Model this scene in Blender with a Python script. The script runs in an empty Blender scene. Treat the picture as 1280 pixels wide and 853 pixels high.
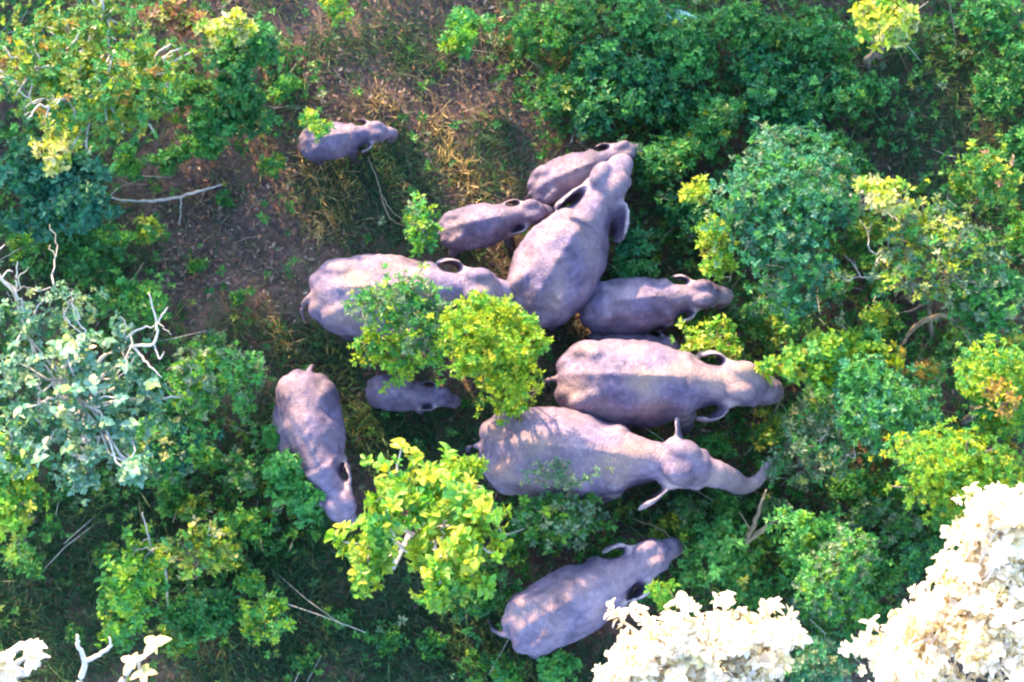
import bpy, math, random
import numpy as np
from mathutils import Vector, Matrix, noise

R = math.radians
random.seed(7)
rng = np.random.default_rng(11)
S = bpy.context.scene
COL = S.collection

# ------------------------------------------------------------------ camera, sky, sun, exposure
DIST, PITCH, FPX = 40.0, R(80.0), 3413.0
cam = bpy.data.cameras.new('camera')
camo = bpy.data.objects.new('camera', cam)
COL.objects.link(camo)
CAMPOS = np.array([0.0, -DIST * math.cos(PITCH), DIST * math.sin(PITCH)])
camo.location = CAMPOS
camo.rotation_euler = (R(90) - PITCH, 0, 0)
cam.sensor_width = 36.0
cam.lens = 36.0 * FPX / 1280.0
cam.clip_end = 2000.0
S.camera = camo

SUN_EL, SUN_AZ = R(19.0), R(-26.0)          # azimuth measured from +Y towards +X
SUNV = np.array([math.sin(SUN_AZ) * math.cos(SUN_EL), math.cos(SUN_AZ) * math.cos(SUN_EL), math.sin(SUN_EL)])
w = bpy.data.worlds.new('World')
S.world = w
w.use_nodes = True
nt = w.node_tree
bg = nt.nodes['Background']
sky = nt.nodes.new('ShaderNodeTexSky')
sky.sky_type = 'NISHITA'
sky.sun_disc = False
sky.sun_elevation = SUN_EL
sky.sun_rotation = SUN_AZ
sky.ozone_density = 3.0
nt.links.new(sky.outputs[0], bg.inputs[0])
bg.inputs[1].default_value = 0.15
sun = bpy.data.lights.new('sun', 'SUN')
sun.energy = 2.05
sun.angle = R(0.9)
sun.color = (1.0, 0.69, 0.37)
suno = bpy.data.objects.new('sun', sun)
COL.objects.link(suno)
suno.rotation_euler = Vector(SUNV).to_track_quat('Z', 'Y').to_euler()
S.view_settings.view_transform = 'Standard'
S.view_settings.look = 'None'
S.view_settings.exposure = 3.0
S.view_settings.gamma = 1.0
S.cycles.max_bounces = 6
S.cycles.filter_width = 2.3


def at(px, py, z=0.0):
    """point of the place at height z that the photograph shows at (px, py) of 1280x853"""
    f = np.array([0, math.cos(PITCH), -math.sin(PITCH)])
    u = np.array([0, math.sin(PITCH), math.cos(PITCH)])
    d = f + (px - 640) / FPX * np.array([1.0, 0, 0]) - (py - 426.5) / FPX * u
    t = (z - CAMPOS[2]) / d[2]
    return CAMPOS + d * t


def to_px(p):
    """inverse of at(), arrays (N,3) -> px, py"""
    q = p - CAMPOS
    dz = q[:, 1] * math.cos(PITCH) - q[:, 2] * math.sin(PITCH)
    uy = q[:, 1] * math.sin(PITCH) + q[:, 2] * math.cos(PITCH)
    return 640 + FPX * q[:, 0] / dz, 426.5 - FPX * uy / dz


# ------------------------------------------------------------------ helpers
def tag(o, label=None, cat=None, group=None, kind=None):
    if label: o['label'] = label
    if cat: o['category'] = cat
    if group: o['group'] = group
    if kind: o['kind'] = kind
    return o


def link(name, me, mat=None, parent=None):
    o = bpy.data.objects.new(name, me)
    COL.objects.link(o)
    if me is not None and mat is not None and not me.materials:
        me.materials.append(mat)
    if parent is not None:
        o.parent = parent
    return o


def empty(name, loc=(0, 0, 0), rz=0.0):
    o = bpy.data.objects.new(name, None)
    COL.objects.link(o)
    o.location = loc
    o.rotation_euler = (0, 0, rz)
    o.empty_display_size = 0.2
    return o


def np_mesh(name, V, F, cols=None, smooth=False):
    """V (n,3), F (m,k) all with the same k; cols (m,3) one colour a face"""
    me = bpy.data.meshes.new(name)
    V = np.asarray(V, np.float32)
    F = np.asarray(F, np.int32)
    m, k = F.shape
    me.vertices.add(len(V))
    me.vertices.foreach_set('co', V.ravel())
    me.loops.add(m * k)
    me.loops.foreach_set('vertex_index', F.ravel())
    me.polygons.add(m)
    me.polygons.foreach_set('loop_start', np.arange(0, m * k, k, dtype=np.int32))
    me.polygons.foreach_set('use_smooth', np.full(m, smooth, dtype=bool))
    me.update(calc_edges=True)
    if cols is not None:
        a = me.attributes.new('Col', 'FLOAT_COLOR', 'FACE')
        c = np.ones((m, 4), np.float32)
        c[:, :3] = cols
        a.data.foreach_set('color', c.ravel())
    return me


def norm(v):
    return v / np.maximum(np.linalg.norm(v, axis=-1, keepdims=True), 1e-9)


def tube(pts, rad, n=8, upv=(0, 0, 1), cap=True):
    """closed tapered tube; rad entries are a number or (side, up)"""
    P = np.asarray(pts, float)
    m = len(P)
    T = norm(np.gradient(P, axis=0))
    up = np.array(upv, float)
    V = []
    ang = np.linspace(0, 2 * math.pi, n, endpoint=False)
    for i in range(m):
        t = T[i]
        u0 = up if abs(np.dot(up, t)) < 0.93 else np.array([1.0, 0.02, 0])
        s = norm(np.cross(t, u0)[None])[0]
        u = np.cross(s, t)
        a, b = rad[i] if hasattr(rad[i], '__len__') else (rad[i], rad[i])
        V.append(P[i] + np.outer(np.cos(ang) * a, s) + np.outer(np.sin(ang) * b, u))
    V = np.concatenate(V)
    F = []
    for i in range(m - 1):
        for j in range(n):
            k = (j + 1) % n
            F.append((i * n + j, i * n + k, (i + 1) * n + k))
            F.append((i * n + j, (i + 1) * n + k, (i + 1) * n + j))
    if cap:
        c0, c1 = len(V), len(V) + 1
        V = np.concatenate([V, P[:1] , P[-1:]])
        for j in range(n):
            k = (j + 1) % n
            F.append((c0, k, j))
            F.append((c1, (m - 1) * n + j, (m - 1) * n + k))
    return V, np.array(F, int)


def join(parts):
    Vs, Fs, o = [], [], 0
    for V, F in parts:
        Vs.append(V); Fs.append(np.asarray(F) + o); o += len(V)
    return np.concatenate(Vs), np.concatenate(Fs)


def spline(P, n):
    """Catmull-Rom through rows of P"""
    P = np.asarray(P, float)
    Q = np.concatenate([[2 * P[0] - P[1]], P, [2 * P[-1] - P[-2]]])
    out = []
    ts = np.linspace(0, len(P) - 1 - 1e-6, n)
    for t in ts:
        i = int(t); f = t - i
        a, b, c, d = Q[i], Q[i + 1], Q[i + 2], Q[i + 3]
        out.append(0.5 * ((2 * b) + (-a + c) * f + (2 * a - 5 * b + 4 * c - d) * f * f + (-a + 3 * b - 3 * c + d) * f ** 3))
    return np.array(out)


# ------------------------------------------------------------------ materials
def new_mat(name):
    m = bpy.data.materials.new(name)
    m.use_nodes = True
    t = m.node_tree
    b = t.nodes['Principled BSDF']
    return m, t, b


def N(t, typ, **kw):
    n = t.nodes.new(typ)
    for k, v in kw.items():
        setattr(n, k, v)
    return n


def ramp(t, stops):
    r = N(t, 'ShaderNodeValToRGB')
    e = r.color_ramp.elements
    while len(e) > 1: e.remove(e[-1])
    e[0].position, e[0].color = stops[0][0], (*stops[0][1], 1)
    for p, c in stops[1:]:
        k = e.new(p); k.color = (*c, 1)
    return r


def leaf_material(name, use_random=None, rough=0.45, transl=0.35, bump=False):
    m, t, b = new_mat(name)
    L = t.links
    if use_random:
        oi = N(t, 'ShaderNodeObjectInfo')
        r = ramp(t, use_random)
        L.new(oi.outputs['Random'], r.inputs[0])
        col = r.outputs[0]
    else:
        a = N(t, 'ShaderNodeAttribute', attribute_name='Col')
        col = a.outputs['Color']
    tc = N(t, 'ShaderNodeTexCoord')
    nz = N(t, 'ShaderNodeTexNoise')
    nz.inputs['Scale'].default_value = 22.0
    nz.inputs['Detail'].default_value = 3.0
    L.new(tc.outputs['Object'], nz.inputs['Vector'])
    mr = N(t, 'ShaderNodeMapRange')
    mr.inputs[1].default_value, mr.inputs[2].default_value = 0.3, 0.7
    mr.inputs[3].default_value, mr.inputs[4].default_value = 0.72, 1.25
    L.new(nz.outputs['Fac'], mr.inputs[0])
    mul = N(t, 'ShaderNodeVectorMath', operation='SCALE')
    L.new(col, mul.inputs[0]); L.new(mr.outputs[0], mul.inputs['Scale'])
    L.new(mul.outputs[0], b.inputs['Base Color'])
    b.inputs['Roughness'].default_value = rough
    b.inputs['Specular IOR Level'].default_value = 0.4
    tr = N(t, 'ShaderNodeBsdfTranslucent')
    tm = N(t, 'ShaderNodeVectorMath', operation='MULTIPLY')
    tm.inputs[1].default_value = (1.35, 1.25, 0.6)
    L.new(mul.outputs[0], tm.inputs[0]); L.new(tm.outputs[0], tr.inputs['Color'])
    mix = N(t, 'ShaderNodeMixShader')
    mix.inputs[0].default_value = transl
    L.new(b.outputs[0], mix.inputs[1]); L.new(tr.outputs[0], mix.inputs[2])
    L.new(mix.outputs[0], t.nodes['Material Output'].inputs['Surface'])
    return m


def bark_material(name, c1, c2):
    m, t, b = new_mat(name)
    L = t.links
    tc = N(t, 'ShaderNodeTexCoord')
    nz = N(t, 'ShaderNodeTexNoise')
    nz.inputs['Scale'].default_value = 14.0
    nz.inputs['Detail'].default_value = 6.0
    L.new(tc.outputs['Object'], nz.inputs['Vector'])
    r = ramp(t, [(0.3, c1), (0.7, c2)])
    L.new(nz.outputs['Fac'], r.inputs[0])
    L.new(r.outputs[0], b.inputs['Base Color'])
    b.inputs['Roughness'].default_value = 0.85
    bp = N(t, 'ShaderNodeBump')
    bp.inputs['Strength'].default_value = 0.5
    bp.inputs['Distance'].default_value = 0.02
    L.new(nz.outputs['Fac'], bp.inputs['Height'])
    L.new(bp.outputs[0], b.inputs['Normal'])
    return m


M_LEAF = leaf_material('leaf')
M_DRY = leaf_material('dry_leaf', rough=0.8, transl=0.15)
M_BARK = bark_material('bark', (0.10, 0.075, 0.055), (0.24, 0.19, 0.15))
M_PALEBARK = bark_material('pale_bark', (0.36, 0.31, 0.27), (0.62, 0.56, 0.50))
M_TANWOOD = bark_material('tan_wood', (0.22, 0.16, 0.10), (0.42, 0.31, 0.20))


def skin_material():
    m, t, b = new_mat('elephant_skin')
    L = t.links
    tc = N(t, 'ShaderNodeTexCoord')
    oi = N(t, 'ShaderNodeObjectInfo')
    off = N(t, 'ShaderNodeVectorMath', operation='ADD')
    sc = N(t, 'ShaderNodeMath', operation='MULTIPLY'); sc.inputs[1].default_value = 40.0
    L.new(oi.outputs['Random'], sc.inputs[0])
    L.new(tc.outputs['Object'], off.inputs[0]); L.new(sc.outputs[0], off.inputs[1])
    n1 = N(t, 'ShaderNodeTexNoise'); n1.inputs['Scale'].default_value = 2.2; n1.inputs['Detail'].default_value = 7.0; n1.inputs['Roughness'].default_value = 0.62
    n2 = N(t, 'ShaderNodeTexNoise'); n2.inputs['Scale'].default_value = 9.0; n2.inputs['Detail'].default_value = 5.0
    n3 = N(t, 'ShaderNodeTexVoronoi', feature='DISTANCE_TO_EDGE'); n3.inputs['Scale'].default_value = 16.0
    for n in (n1, n2): L.new(off.outputs[0], n.inputs['Vector'])
    # stretched coordinates: wrinkles run across the body
    mp = N(t, 'ShaderNodeMapping'); mp.inputs['Scale'].default_value = (1.6, 0.7, 0.7)
    wob = N(t, 'ShaderNodeVectorMath', operation='MULTIPLY_ADD'); wob.inputs[1].default_value = (0.12, 0.12, 0.12)
    L.new(n2.outputs['Color'], wob.inputs[0]); L.new(off.outputs[0], wob.inputs[2])
    L.new(wob.outputs[0], mp.inputs['Vector']); L.new(mp.outputs[0], n3.inputs['Vector'])
    # bare grey hide against dusted hide
    r1 = ramp(t, [(0.33, (0.108, 0.088, 0.150)), (0.5, (0.200, 0.158, 0.262)), (0.66, (0.320, 0.245, 0.335))])
    L.new(n1.outputs['Fac'], r1.inputs[0])
    r2 = ramp(t, [(0.3, (0.66, 0.66, 0.70)), (0.7, (1.20, 1.17, 1.14))])
    L.new(n2.outputs['Fac'], r2.inputs[0])
    mx = N(t, 'ShaderNodeMix', data_type='RGBA', blend_type='MULTIPLY'); mx.inputs[0].default_value = 1.0
    L.new(r1.outputs[0], mx.inputs[6]); L.new(r2.outputs[0], mx.inputs[7])
    # dusty tan and a painted warm sunlit tone on upward faces, pink skin on the ears and trunk (per-vertex masks)
    a = N(t, 'ShaderNodeAttribute', attribute_name='Skin')
    sp = N(t, 'ShaderNodeSeparateColor')
    L.new(a.outputs['Color'], sp.inputs[0])
    dm = N(t, 'ShaderNodeMath', operation='MULTIPLY')
    L.new(sp.outputs[0], dm.inputs[0]); L.new(n1.outputs['Fac'], dm.inputs[1])
    m2 = N(t, 'ShaderNodeMix', data_type='RGBA'); m2.inputs[7].default_value = (0.38, 0.25, 0.19, 1)
    L.new(dm.outputs[0], m2.inputs[0]); L.new(mx.outputs[2], m2.inputs[6])
    m3 = N(t, 'ShaderNodeMix', data_type='RGBA'); m3.inputs[7].default_value = (0.56, 0.44, 0.46, 1)
    L.new(sp.outputs[1], m3.inputs[0]); L.new(m2.outputs[2], m3.inputs[6])
    tn = N(t, 'ShaderNodeVectorMath', operation='SCALE')
    L.new(m3.outputs[2], tn.inputs[0]); L.new(sp.outputs[2], tn.inputs['Scale'])
    # creases drawn darker than the hide around them
    cr = ramp(t, [(0.0, (0.72, 0.70, 0.70)), (0.10, (1, 1, 1))]); L.new(n3.outputs['Distance'], cr.inputs[0])
    cm = N(t, 'ShaderNodeMix', data_type='RGBA', blend_type='MULTIPLY'); cm.inputs[0].default_value = 0.6
    L.new(tn.outputs[0], cm.inputs[6]); L.new(cr.outputs[0], cm.inputs[7])
    L.new(cm.outputs[2], b.inputs['Base Color'])
    b.inputs['Roughness'].default_value = 0.62
    b.inputs['Specular IOR Level'].default_value = 0.35
    add = N(t, 'ShaderNodeMath', operation='MULTIPLY_ADD'); add.inputs[1].default_value = 0.5
    mrr = N(t, 'ShaderNodeMapRange'); mrr.inputs[1].default_value = 0.0; mrr.inputs[2].default_value = 0.12
    L.new(n3.outputs['Distance'], mrr.inputs[0])
    L.new(mrr.outputs[0], add.inputs[0]); L.new(n2.outputs['Fac'], add.inputs[2])
    bp = N(t, 'ShaderNodeBump'); bp.inputs['Strength'].default_value = 0.55; bp.inputs['Distance'].default_value = 0.03
    L.new(add.outputs[0], bp.inputs['Height']); L.new(bp.outputs[0], b.inputs['Normal'])
    return m


M_SKIN = skin_material()
M_EYE, _t, _b = new_mat('eye')
_b.inputs['Base Color'].default_value = (0.015, 0.01, 0.008, 1)
_b.inputs['Roughness'].default_value = 0.12
M_HAIR, _t, _b = new_mat('tail_hair')
_b.inputs['Base Color'].default_value = (0.03, 0.025, 0.022, 1)
_b.inputs['Roughness'].default_value = 0.6


def ground_material():
    m, t, b = new_mat('forest_soil')
    L = t.links
    tc = N(t, 'ShaderNodeTexCoord')
    n1 = N(t, 'ShaderNodeTexNoise'); n1.inputs['Scale'].default_value = 0.55; n1.inputs['Detail'].default_value = 8.0
    n2 = N(t, 'ShaderNodeTexNoise'); n2.inputs['Scale'].default_value = 9.0; n2.inputs['Detail'].default_value = 8.0; n2.inputs['Roughness'].default_value = 0.7
    for n in (n1, n2): L.new(tc.outputs['Object'], n.inputs['Vector'])
    r1 = ramp(t, [(0.32, (0.060, 0.048, 0.042)), (0.5, (0.150, 0.096, 0.080)), (0.68, (0.27, 0.165, 0.118))])
    L.new(n1.outputs['Fac'], r1.inputs[0])
    r2 = ramp(t, [(0.32, (0.45, 0.42, 0.42)), (0.7, (1.45, 1.35, 1.25))])
    L.new(n2.outputs['Fac'], r2.inputs[0])
    mx = N(t, 'ShaderNodeMix', data_type='RGBA', blend_type='MULTIPLY'); mx.inputs[0].default_value = 1.0
    L.new(r1.outputs[0], mx.inputs[6]); L.new(r2.outputs[0], mx.inputs[7])
    L.new(mx.outputs[2], b.inputs['Base Color'])
    b.inputs['Roughness'].default_value = 0.95
    bp = N(t, 'ShaderNodeBump'); bp.inputs['Strength'].default_value = 0.8; bp.inputs['Distance'].default_value = 0.05
    L.new(n2.outputs['Fac'], bp.inputs['Height']); L.new(bp.outputs[0], b.inputs['Normal'])
    return m


M_SOIL = ground_material()


# ------------------------------------------------------------------ ground
def gz(x, y):
    """height of the ground"""
    x = np.asarray(x, float); y = np.asarray(y, float)
    return (0.05 * np.sin(x * 0.9 + 1.3) * np.cos(y * 0.7) + 0.03 * np.sin(x * 2.3 + y * 1.7) + 0.02 * np.sin(y * 4.1 - x * 3.1)
            - 0.05)


def build_ground():
    inner = np.linspace(-16, 16, 161)
    outer = np.array([-900, -400, -180, -90, -50, -30, -21])
    ax = np.concatenate([outer, inner, -outer[::-1]])
    X, Y = np.meshgrid(ax, ax, indexing='ij')
    fade = np.clip((40 - np.maximum(abs(X), abs(Y))) / 20, 0, 1)
    Z = gz(X, Y) * fade
    n = len(ax)
    V = np.stack([X, Y, Z], -1).reshape(-1, 3)
    i, j = np.meshgrid(np.arange(n - 1), np.arange(n - 1), indexing='ij')
    i = i.ravel(); j = j.ravel()
    F = np.stack([i * n + j, (i + 1) * n + j, (i + 1) * n + j + 1, i * n + j + 1], 1)
    tag(link('ground', np_mesh('ground', V, F, smooth=True), M_SOIL), kind='structure')


build_ground()


# ------------------------------------------------------------------ elephants
def ellipsoid(c, r, nu=14, nv=10, M=None):
    u = np.linspace(0, 2 * math.pi, nu, endpoint=False)
    V = [[0, 0, 1.0]]
    for i in range(1, nv):
        a = math.pi * i / nv
        for k in u:
            V.append([math.sin(a) * math.cos(k), math.sin(a) * math.sin(k), math.cos(a)])
    V.append([0, 0, -1.0])
    V = np.array(V) * np.array(r)
    if M is not None: V = V @ np.array(M).T
    V = V + np.array(c)
    F = []
    for k in range(nu):
        F.append((0, 1 + k, 1 + (k + 1) % nu))
    for i in range(nv - 2):
        for k in range(nu):
            a, b2 = 1 + i * nu + k, 1 + i * nu + (k + 1) % nu
            F.append((a, a + nu, b2 + nu)); F.append((a, b2 + nu, b2))
    l = len(V) - 1
    o = 1 + (nv - 2) * nu
    for k in range(nu):
        F.append((o + k, l, o + (k + 1) % nu))
    return V, np.array(F)


# torso stations: x, top, bottom, half width, ridge of the spine
TORSO = np.array([
    [-1.27, 1.62, 1.30, 0.13, 0.00],
    [-1.20, 1.83, 1.15, 0.30, 0.01],
    [-1.05, 2.02, 1.00, 0.47, 0.03],
    [-0.80, 2.16, 0.92, 0.585, 0.05],
    [-0.45, 2.27, 0.86, 0.675, 0.06],
    [-0.05, 2.33, 0.82, 0.675, 0.06],
    [0.30, 2.33, 0.85, 0.635, 0.06],
    [0.60, 2.30, 0.94, 0.51, 0.05],
    [0.85, 2.25, 1.05, 0.40, 0.03],
    [1.05, 2.20, 1.18, 0.315, 0.01],
    [1.25, 2.18, 1.32, 0.27, 0.0],
    [1.42, 2.12, 1.42, 0.24, 0.0],
])


def torso(wf):
    n = 40
    st = spline(TORSO, 34)
    ang = np.linspace(0, 2 * math.pi, n, endpoint=False)
    V = []
    for x, zt, zb, hw, rg in st:
        cz = zb + (zt - zb) * 0.47
        c, s = np.cos(ang), np.sin(ang)
        y = hw * wf * np.sign(c) * np.abs(c) ** 0.92
        up = (zt - cz); dn = (cz - zb)
        # upper half slopes like a roof towards the spine
        zz = np.where(s > 0, up * np.abs(s) ** 1.30, -dn * np.abs(s) ** 0.9)
        z = cz + zz + (.85 + .35 * math.sin(x * 21)) * rg * np.exp(-(y / 0.06) ** 2) * (s > 0)
        V.append(np.stack([np.full(n, x), y, z], 1))
    m = len(V)
    V = np.concatenate(V)
    F = []
    for i in range(m - 1):
        for j in range(n):
            k = (j + 1) % n
            F.append((i * n + j, i * n + k, (i + 1) * n + k)); F.append((i * n + j, (i + 1) * n + k, (i + 1) * n + j))
    a, b2 = len(V), len(V) + 1
    V = np.concatenate([V, [[-1.30, 0, 1.45]], [[1.46, 0, 1.78]]])
    for j in range(n):
        k = (j + 1) % n
        F.append((a, k, j)); F.append((b2, (m - 1) * n + j, (m - 1) * n + k))
    return V, np.array(F)


# ear outline in its own plane: (back, up) from the root; the root runs down the side of the head
EAR = np.array([[0.0, 0.20], [0.08, 0.28], [0.22, 0.31], [0.38, 0.27], [0.50, 0.14], [0.54, -0.05], [0.50, -0.25], [0.40, -0.45],
                [0.28, -0.60], [0.17, -0.66], [0.08, -0.56], [0.03, -0.35], [-0.02, -0.10]])


def ear(side, spread, size, curl=0.10):
    """root at the origin of the ear frame, flap reaching backwards; spread turns it away from the neck"""
    O = EAR * size
    c = O.mean(0)
    rings = [O, c + (O - c) * 0.66, c + (O - c) * 0.33]
    th = 0.026
    V = []
    for sgn in (1, -1):
        for q, ring in enumerate(rings):
            for b, u in ring:
                bend = curl * math.sin(math.pi * min(1.0, max(0.0, b) / .54)) + 0.05 * math.sin(u * 7 + b * 5) * b
                t = th * (0.75 if q == 0 else 1.1) * sgn
                V.append([-b, side * (bend + t), u])
        V.append([-c[0], side * (curl * math.sin(math.pi * c[0] / .54) + th * 1.1 * sgn), c[1]])
    V = np.array(V)
    m = len(O)
    F = []
    blk = 3 * m + 1
    for s in (0, 1):
        o = s * blk
        for q in range(2):
            for j in range(m):
                k = (j + 1) % m
                F.append((o + q * m + j, o + q * m + k, o + (q + 1) * m + k)); F.append((o + q * m + j, o + (q + 1) * m + k, o + (q + 1) * m + j))
        for j in range(m):
            F.append((o + 2 * m + j, o + 2 * m + (j + 1) % m, o + 3 * m))
    for j in range(m):
        k = (j + 1) % m
        F.append((j, k, blk + k)); F.append((j, blk + k, blk + j))
    F = np.array(F)
    Mz = np.array(Matrix.Rotation(-side * spread, 3, 'Z'))
    Mx = np.array(Matrix.Rotation(0.15, 3, 'X'))
    return (V @ Mx.T) @ Mz.T, F


def bend_pts(V, bend):
    """curve the body sideways: heading turns by `bend` radians a metre"""
    if abs(bend) < 1e-4: return V
    x, y, z = V[:, 0], V[:, 1], V[:, 2]
    r = 1.0 / bend
    a = x / r
    return np.stack([(r - y) * np.sin(a), r - (r - y) * np.cos(a), z], 1)


def make_elephant(label, rump, head, size=None, wf=1.0, bend=0.0, yaw=0.0, pitch=0.0, stretch=0.0, ears=(0.35, 0.35), trunk='down',
                  step=0.0, tail=0.0, voxel=0.032, calf=False, earsize=1.0, seed=0, sun_dust=1.0, curl=.10, tone=.86, headsize=None):
    rr = random.Random(seed)
    hs = headsize or (1.0 if not calf else 1.10)
    parts = [torso(wf)]
    # haunches, shoulder blades, hip points, buttocks
    for s in (-1, 1):
        parts.append(ellipsoid((-0.78, s * 0.36 * wf, 1.50), (0.40, 0.26, 0.60)))
        parts.append(ellipsoid((-1.02, s * 0.22 * wf, 1.48), (0.30, 0.23, 0.44)))
        parts.append(ellipsoid((-0.70, s * 0.31 * wf, 2.03), (0.17, 0.12, 0.15)))
        parts.append(ellipsoid((0.62, s * 0.30 * wf, 1.60), (0.28, 0.19, 0.52)))
    # legs, with a stride
    st = step
    for s, ph in ((-1, st), (1, -st)):
        fx = 0.66 + ph * 0.35
        parts.append(tube([(0.64, s * .34, 1.55), (0.66 + ph * .12, s * .345, 1.1), (0.66 + ph * .26, s * .345, .62), (fx, s * .345, .22), (fx, s * .345, .06), (fx, s * .345, 0.0)],
                          [.22, .205, .165, .155, .185, .175], 16))
        hx = -0.82 - ph * 0.35
        parts.append(tube([(-.80, s * .34, 1.45), (-.74 - ph * .10, s * .355, .98), (-.84 - ph * .25, s * .35, .58), (hx - .02, s * .35, .22), (hx, s * .35, .06), (hx, s * .35, 0.0)],
                          [.30, .235, .165, .150, .180, .170], 16))
    # tail
    tp = [(-1.26, 0, 1.58), (-1.38, tail * .15, 1.45), (-1.46, tail * .35, 1.15), (-1.45, tail * .55, .80), (-1.42, tail * .60, .62)]
    tp = spline(tp, 14)
    parts.append(tube(tp, np.linspace(.055, .024, 14), 8))
    base = [(bend_pts(v, bend), f) for v, f in parts]
    # head, in its own frame: origin at the neck joint
    J = np.array([1.10 + stretch * .3, 0, 1.86])
    H = []
    H.append(ellipsoid((0.36, 0, 0.14), (0.42, 0.325, 0.43), 20, 14))
    H.append(ellipsoid((0.34, 0.145, 0.36), (0.26, 0.175, 0.26), 16, 12))
    H.append(ellipsoid((0.34, -0.145, 0.36), (0.26, 0.175, 0.26), 16, 12))
    H.append(ellipsoid((0.40, 0, -0.16), (0.30, 0.26, 0.30), 16, 12))        # cheeks and jaw
    H.append(ellipsoid((0.64, 0, 0.05), (0.18, 0.20, 0.28), 16, 12))        # brow to trunk base
    for s in (-1, 1):
        H.append(ellipsoid((0.58, s * 0.215, 0.06), (0.12, 0.09, 0.13), 12, 8))  # brow ridges
        H.append(ellipsoid((0.20, s * 0.27, 0.05), (0.16, 0.10, 0.26), 12, 8))  # ear root
    H.append(tube([(-0.45, 0, 0.02), (-.2, 0, 0.05), (0.1, 0, 0.06), (0.3, 0, 0.04)], [(.33, .42), (.285, .40), (.265, .38), (.26, .34)], 18))
    TR = {
        'down': [(0.58, 0, 0.06), (0.86, 0, -.06), (1.03, 0, -.36), (1.08, 0, -.80), (1.06, 0, -1.20), (1.10, 0, -1.48), (1.20, 0, -1.56)],
        'tuck': [(0.58, 0, 0.06), (0.86, 0, -.08), (1.00, 0, -.38), (0.94, 0, -.85), (0.78, 0, -1.20), (0.60, 0, -1.40), (0.46, 0, -1.40)],
        'reach': [(0.60, 0, 0.04), (0.84, 0, -.08), (1.04, 0, -.30), (1.22, -.02, -.54), (1.38, 0.03, -.62), (1.48, .17, -.50), (1.53, .33, -.28)],
        'side': [(0.62, 0, 0.0), (0.80, 0, -.20), (0.90, -.05, -.55), (0.96, -.14, -.95), (1.02, -.28, -1.25), (1.12, -.42, -1.45), (1.22, -.46, -1.5)],
    }[trunk]
    trp = spline(TR, 26)
    tt = np.linspace(0, 1, 26)
    trr = 0.165 * (1 - tt) ** 1.0 + 0.060 + 0.006 * np.sin(tt * 90)
    H.append(tube(trp, [(a, a * 1.0) for a in trr], 16))
    earpts = []
    for s, sp in ((1, ears[0]), (-1, ears[1])):
        v, f = ear(s, sp, 0.95 * (earsize[0 if s > 0 else 1] if hasattr(earsize, '__len__') else earsize), curl)
        v = v + np.array([0.22, s * 0.30, -0.02])
        H.append((v, f)); earpts.append(v)
    Mh = np.array(Matrix.Rotation(yaw, 3, 'Z') @ Matrix.Rotation(-pitch, 3, 'Y'))
    Jb = bend_pts(J[None], bend)[0]
    Mb = np.array(Matrix.Rotation(bend * J[0], 3, 'Z'))
    def place_head(v): return (v * hs) @ (Mb @ Mh).T + Jb
    allp = base + [(place_head(v), f) for v, f in H]
    # position: rump and forehead of the photograph
    tip_local = place_head(np.array([[0.80, 0, 0.20]]))[0]
    rump_local = bend_pts(np.array([[-1.29, 0, 1.6]]), bend)[0]
    L = np.linalg.norm((tip_local - rump_local)[:2])
    s0 = size or 1.0
    for _ in range(4):
        A = at(*rump, rump_local[2] * s0); B = at(*head, tip_local[2] * s0)
        s_fit = np.linalg.norm((B - A)[:2]) / L
        if size is None: s0 = s_fit
    d = (B - A)[:2]; dl = (tip_local - rump_local)[:2]
    heading = math.atan2(d[1], d[0]) - math.atan2(dl[1], dl[0])
    c, s_ = math.cos(heading), math.sin(heading)
    mid_l = (tip_local + rump_local)[:2] / 2 * s0
    mid_w = (A + B)[:2] / 2
    loc = mid_w - np.array([c * mid_l[0] - s_ * mid_l[1], s_ * mid_l[0] + c * mid_l[1]])
    V, F = join(allp)
    me = np_mesh('body', V * s0, F)
    tmp = bpy.data.objects.new('tmp', me); COL.objects.link(tmp)
    rm = tmp.modifiers.new('r', 'REMESH'); rm.mode = 'VOXEL'; rm.voxel_size = voxel * max(0.6, s0); rm.use_smooth_shade = True
    sm = tmp.modifiers.new('s', 'SMOOTH'); sm.factor = 0.5; sm.iterations = 5
    dg = bpy.context.evaluated_depsgraph_get()
    out = bpy.data.meshes.new_from_object(tmp.evaluated_get(dg))
    bpy.data.objects.remove(tmp); bpy.data.meshes.remove(me)
    out.name = 'body'
    n = len(out.vertices)
    co = np.empty(n * 3, np.float32); out.vertices.foreach_get('co', co); co = co.reshape(-1, 3)
    nr = np.empty(n * 3, np.float32); out.vertices.foreach_get('normal', nr); nr = nr.reshape(-1, 3)
    cn = co / s0
    # low folds and hollows of a loose hide
    disp = np.array([noise.noise((p[0] * 2.6 + seed * 3.1, p[1] * 2.6, p[2] * 2.6)) * 0.030 + noise.noise((p[0] * 9 + seed, p[1] * 6, p[2] * 6)) * 0.008 for p in cn])
    ub = cn.copy()
    if abs(bend) > 1e-4:          # back to the straight body for the hollows of the flank and the ribs
        r0 = 1.0 / bend
        ub[:, 0] = np.arctan2(cn[:, 0], r0 - cn[:, 1]) * r0 if bend > 0 else np.arctan2(-cn[:, 0], cn[:, 1] - r0) * r0
    ax_, ay_, az_ = ub[:, 0], np.abs(cn[:, 1]), cn[:, 2]
    def dent(x, y, z, sx, sz, amp): return amp * np.exp(-((ax_ - x) / sx) ** 2 - ((ay_ - y) / .28) ** 2 - ((az_ - z) / sz) ** 2)
    disp = disp - dent(-.38, .45, 1.98, .17, .28, .075) - dent(.42, .42, 1.95, .15, .40, .050) + dent(.68, .34, 2.02, .10, .35, .028) - dent(-1.02, .12, 1.95, .16, .2, .03)
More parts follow.
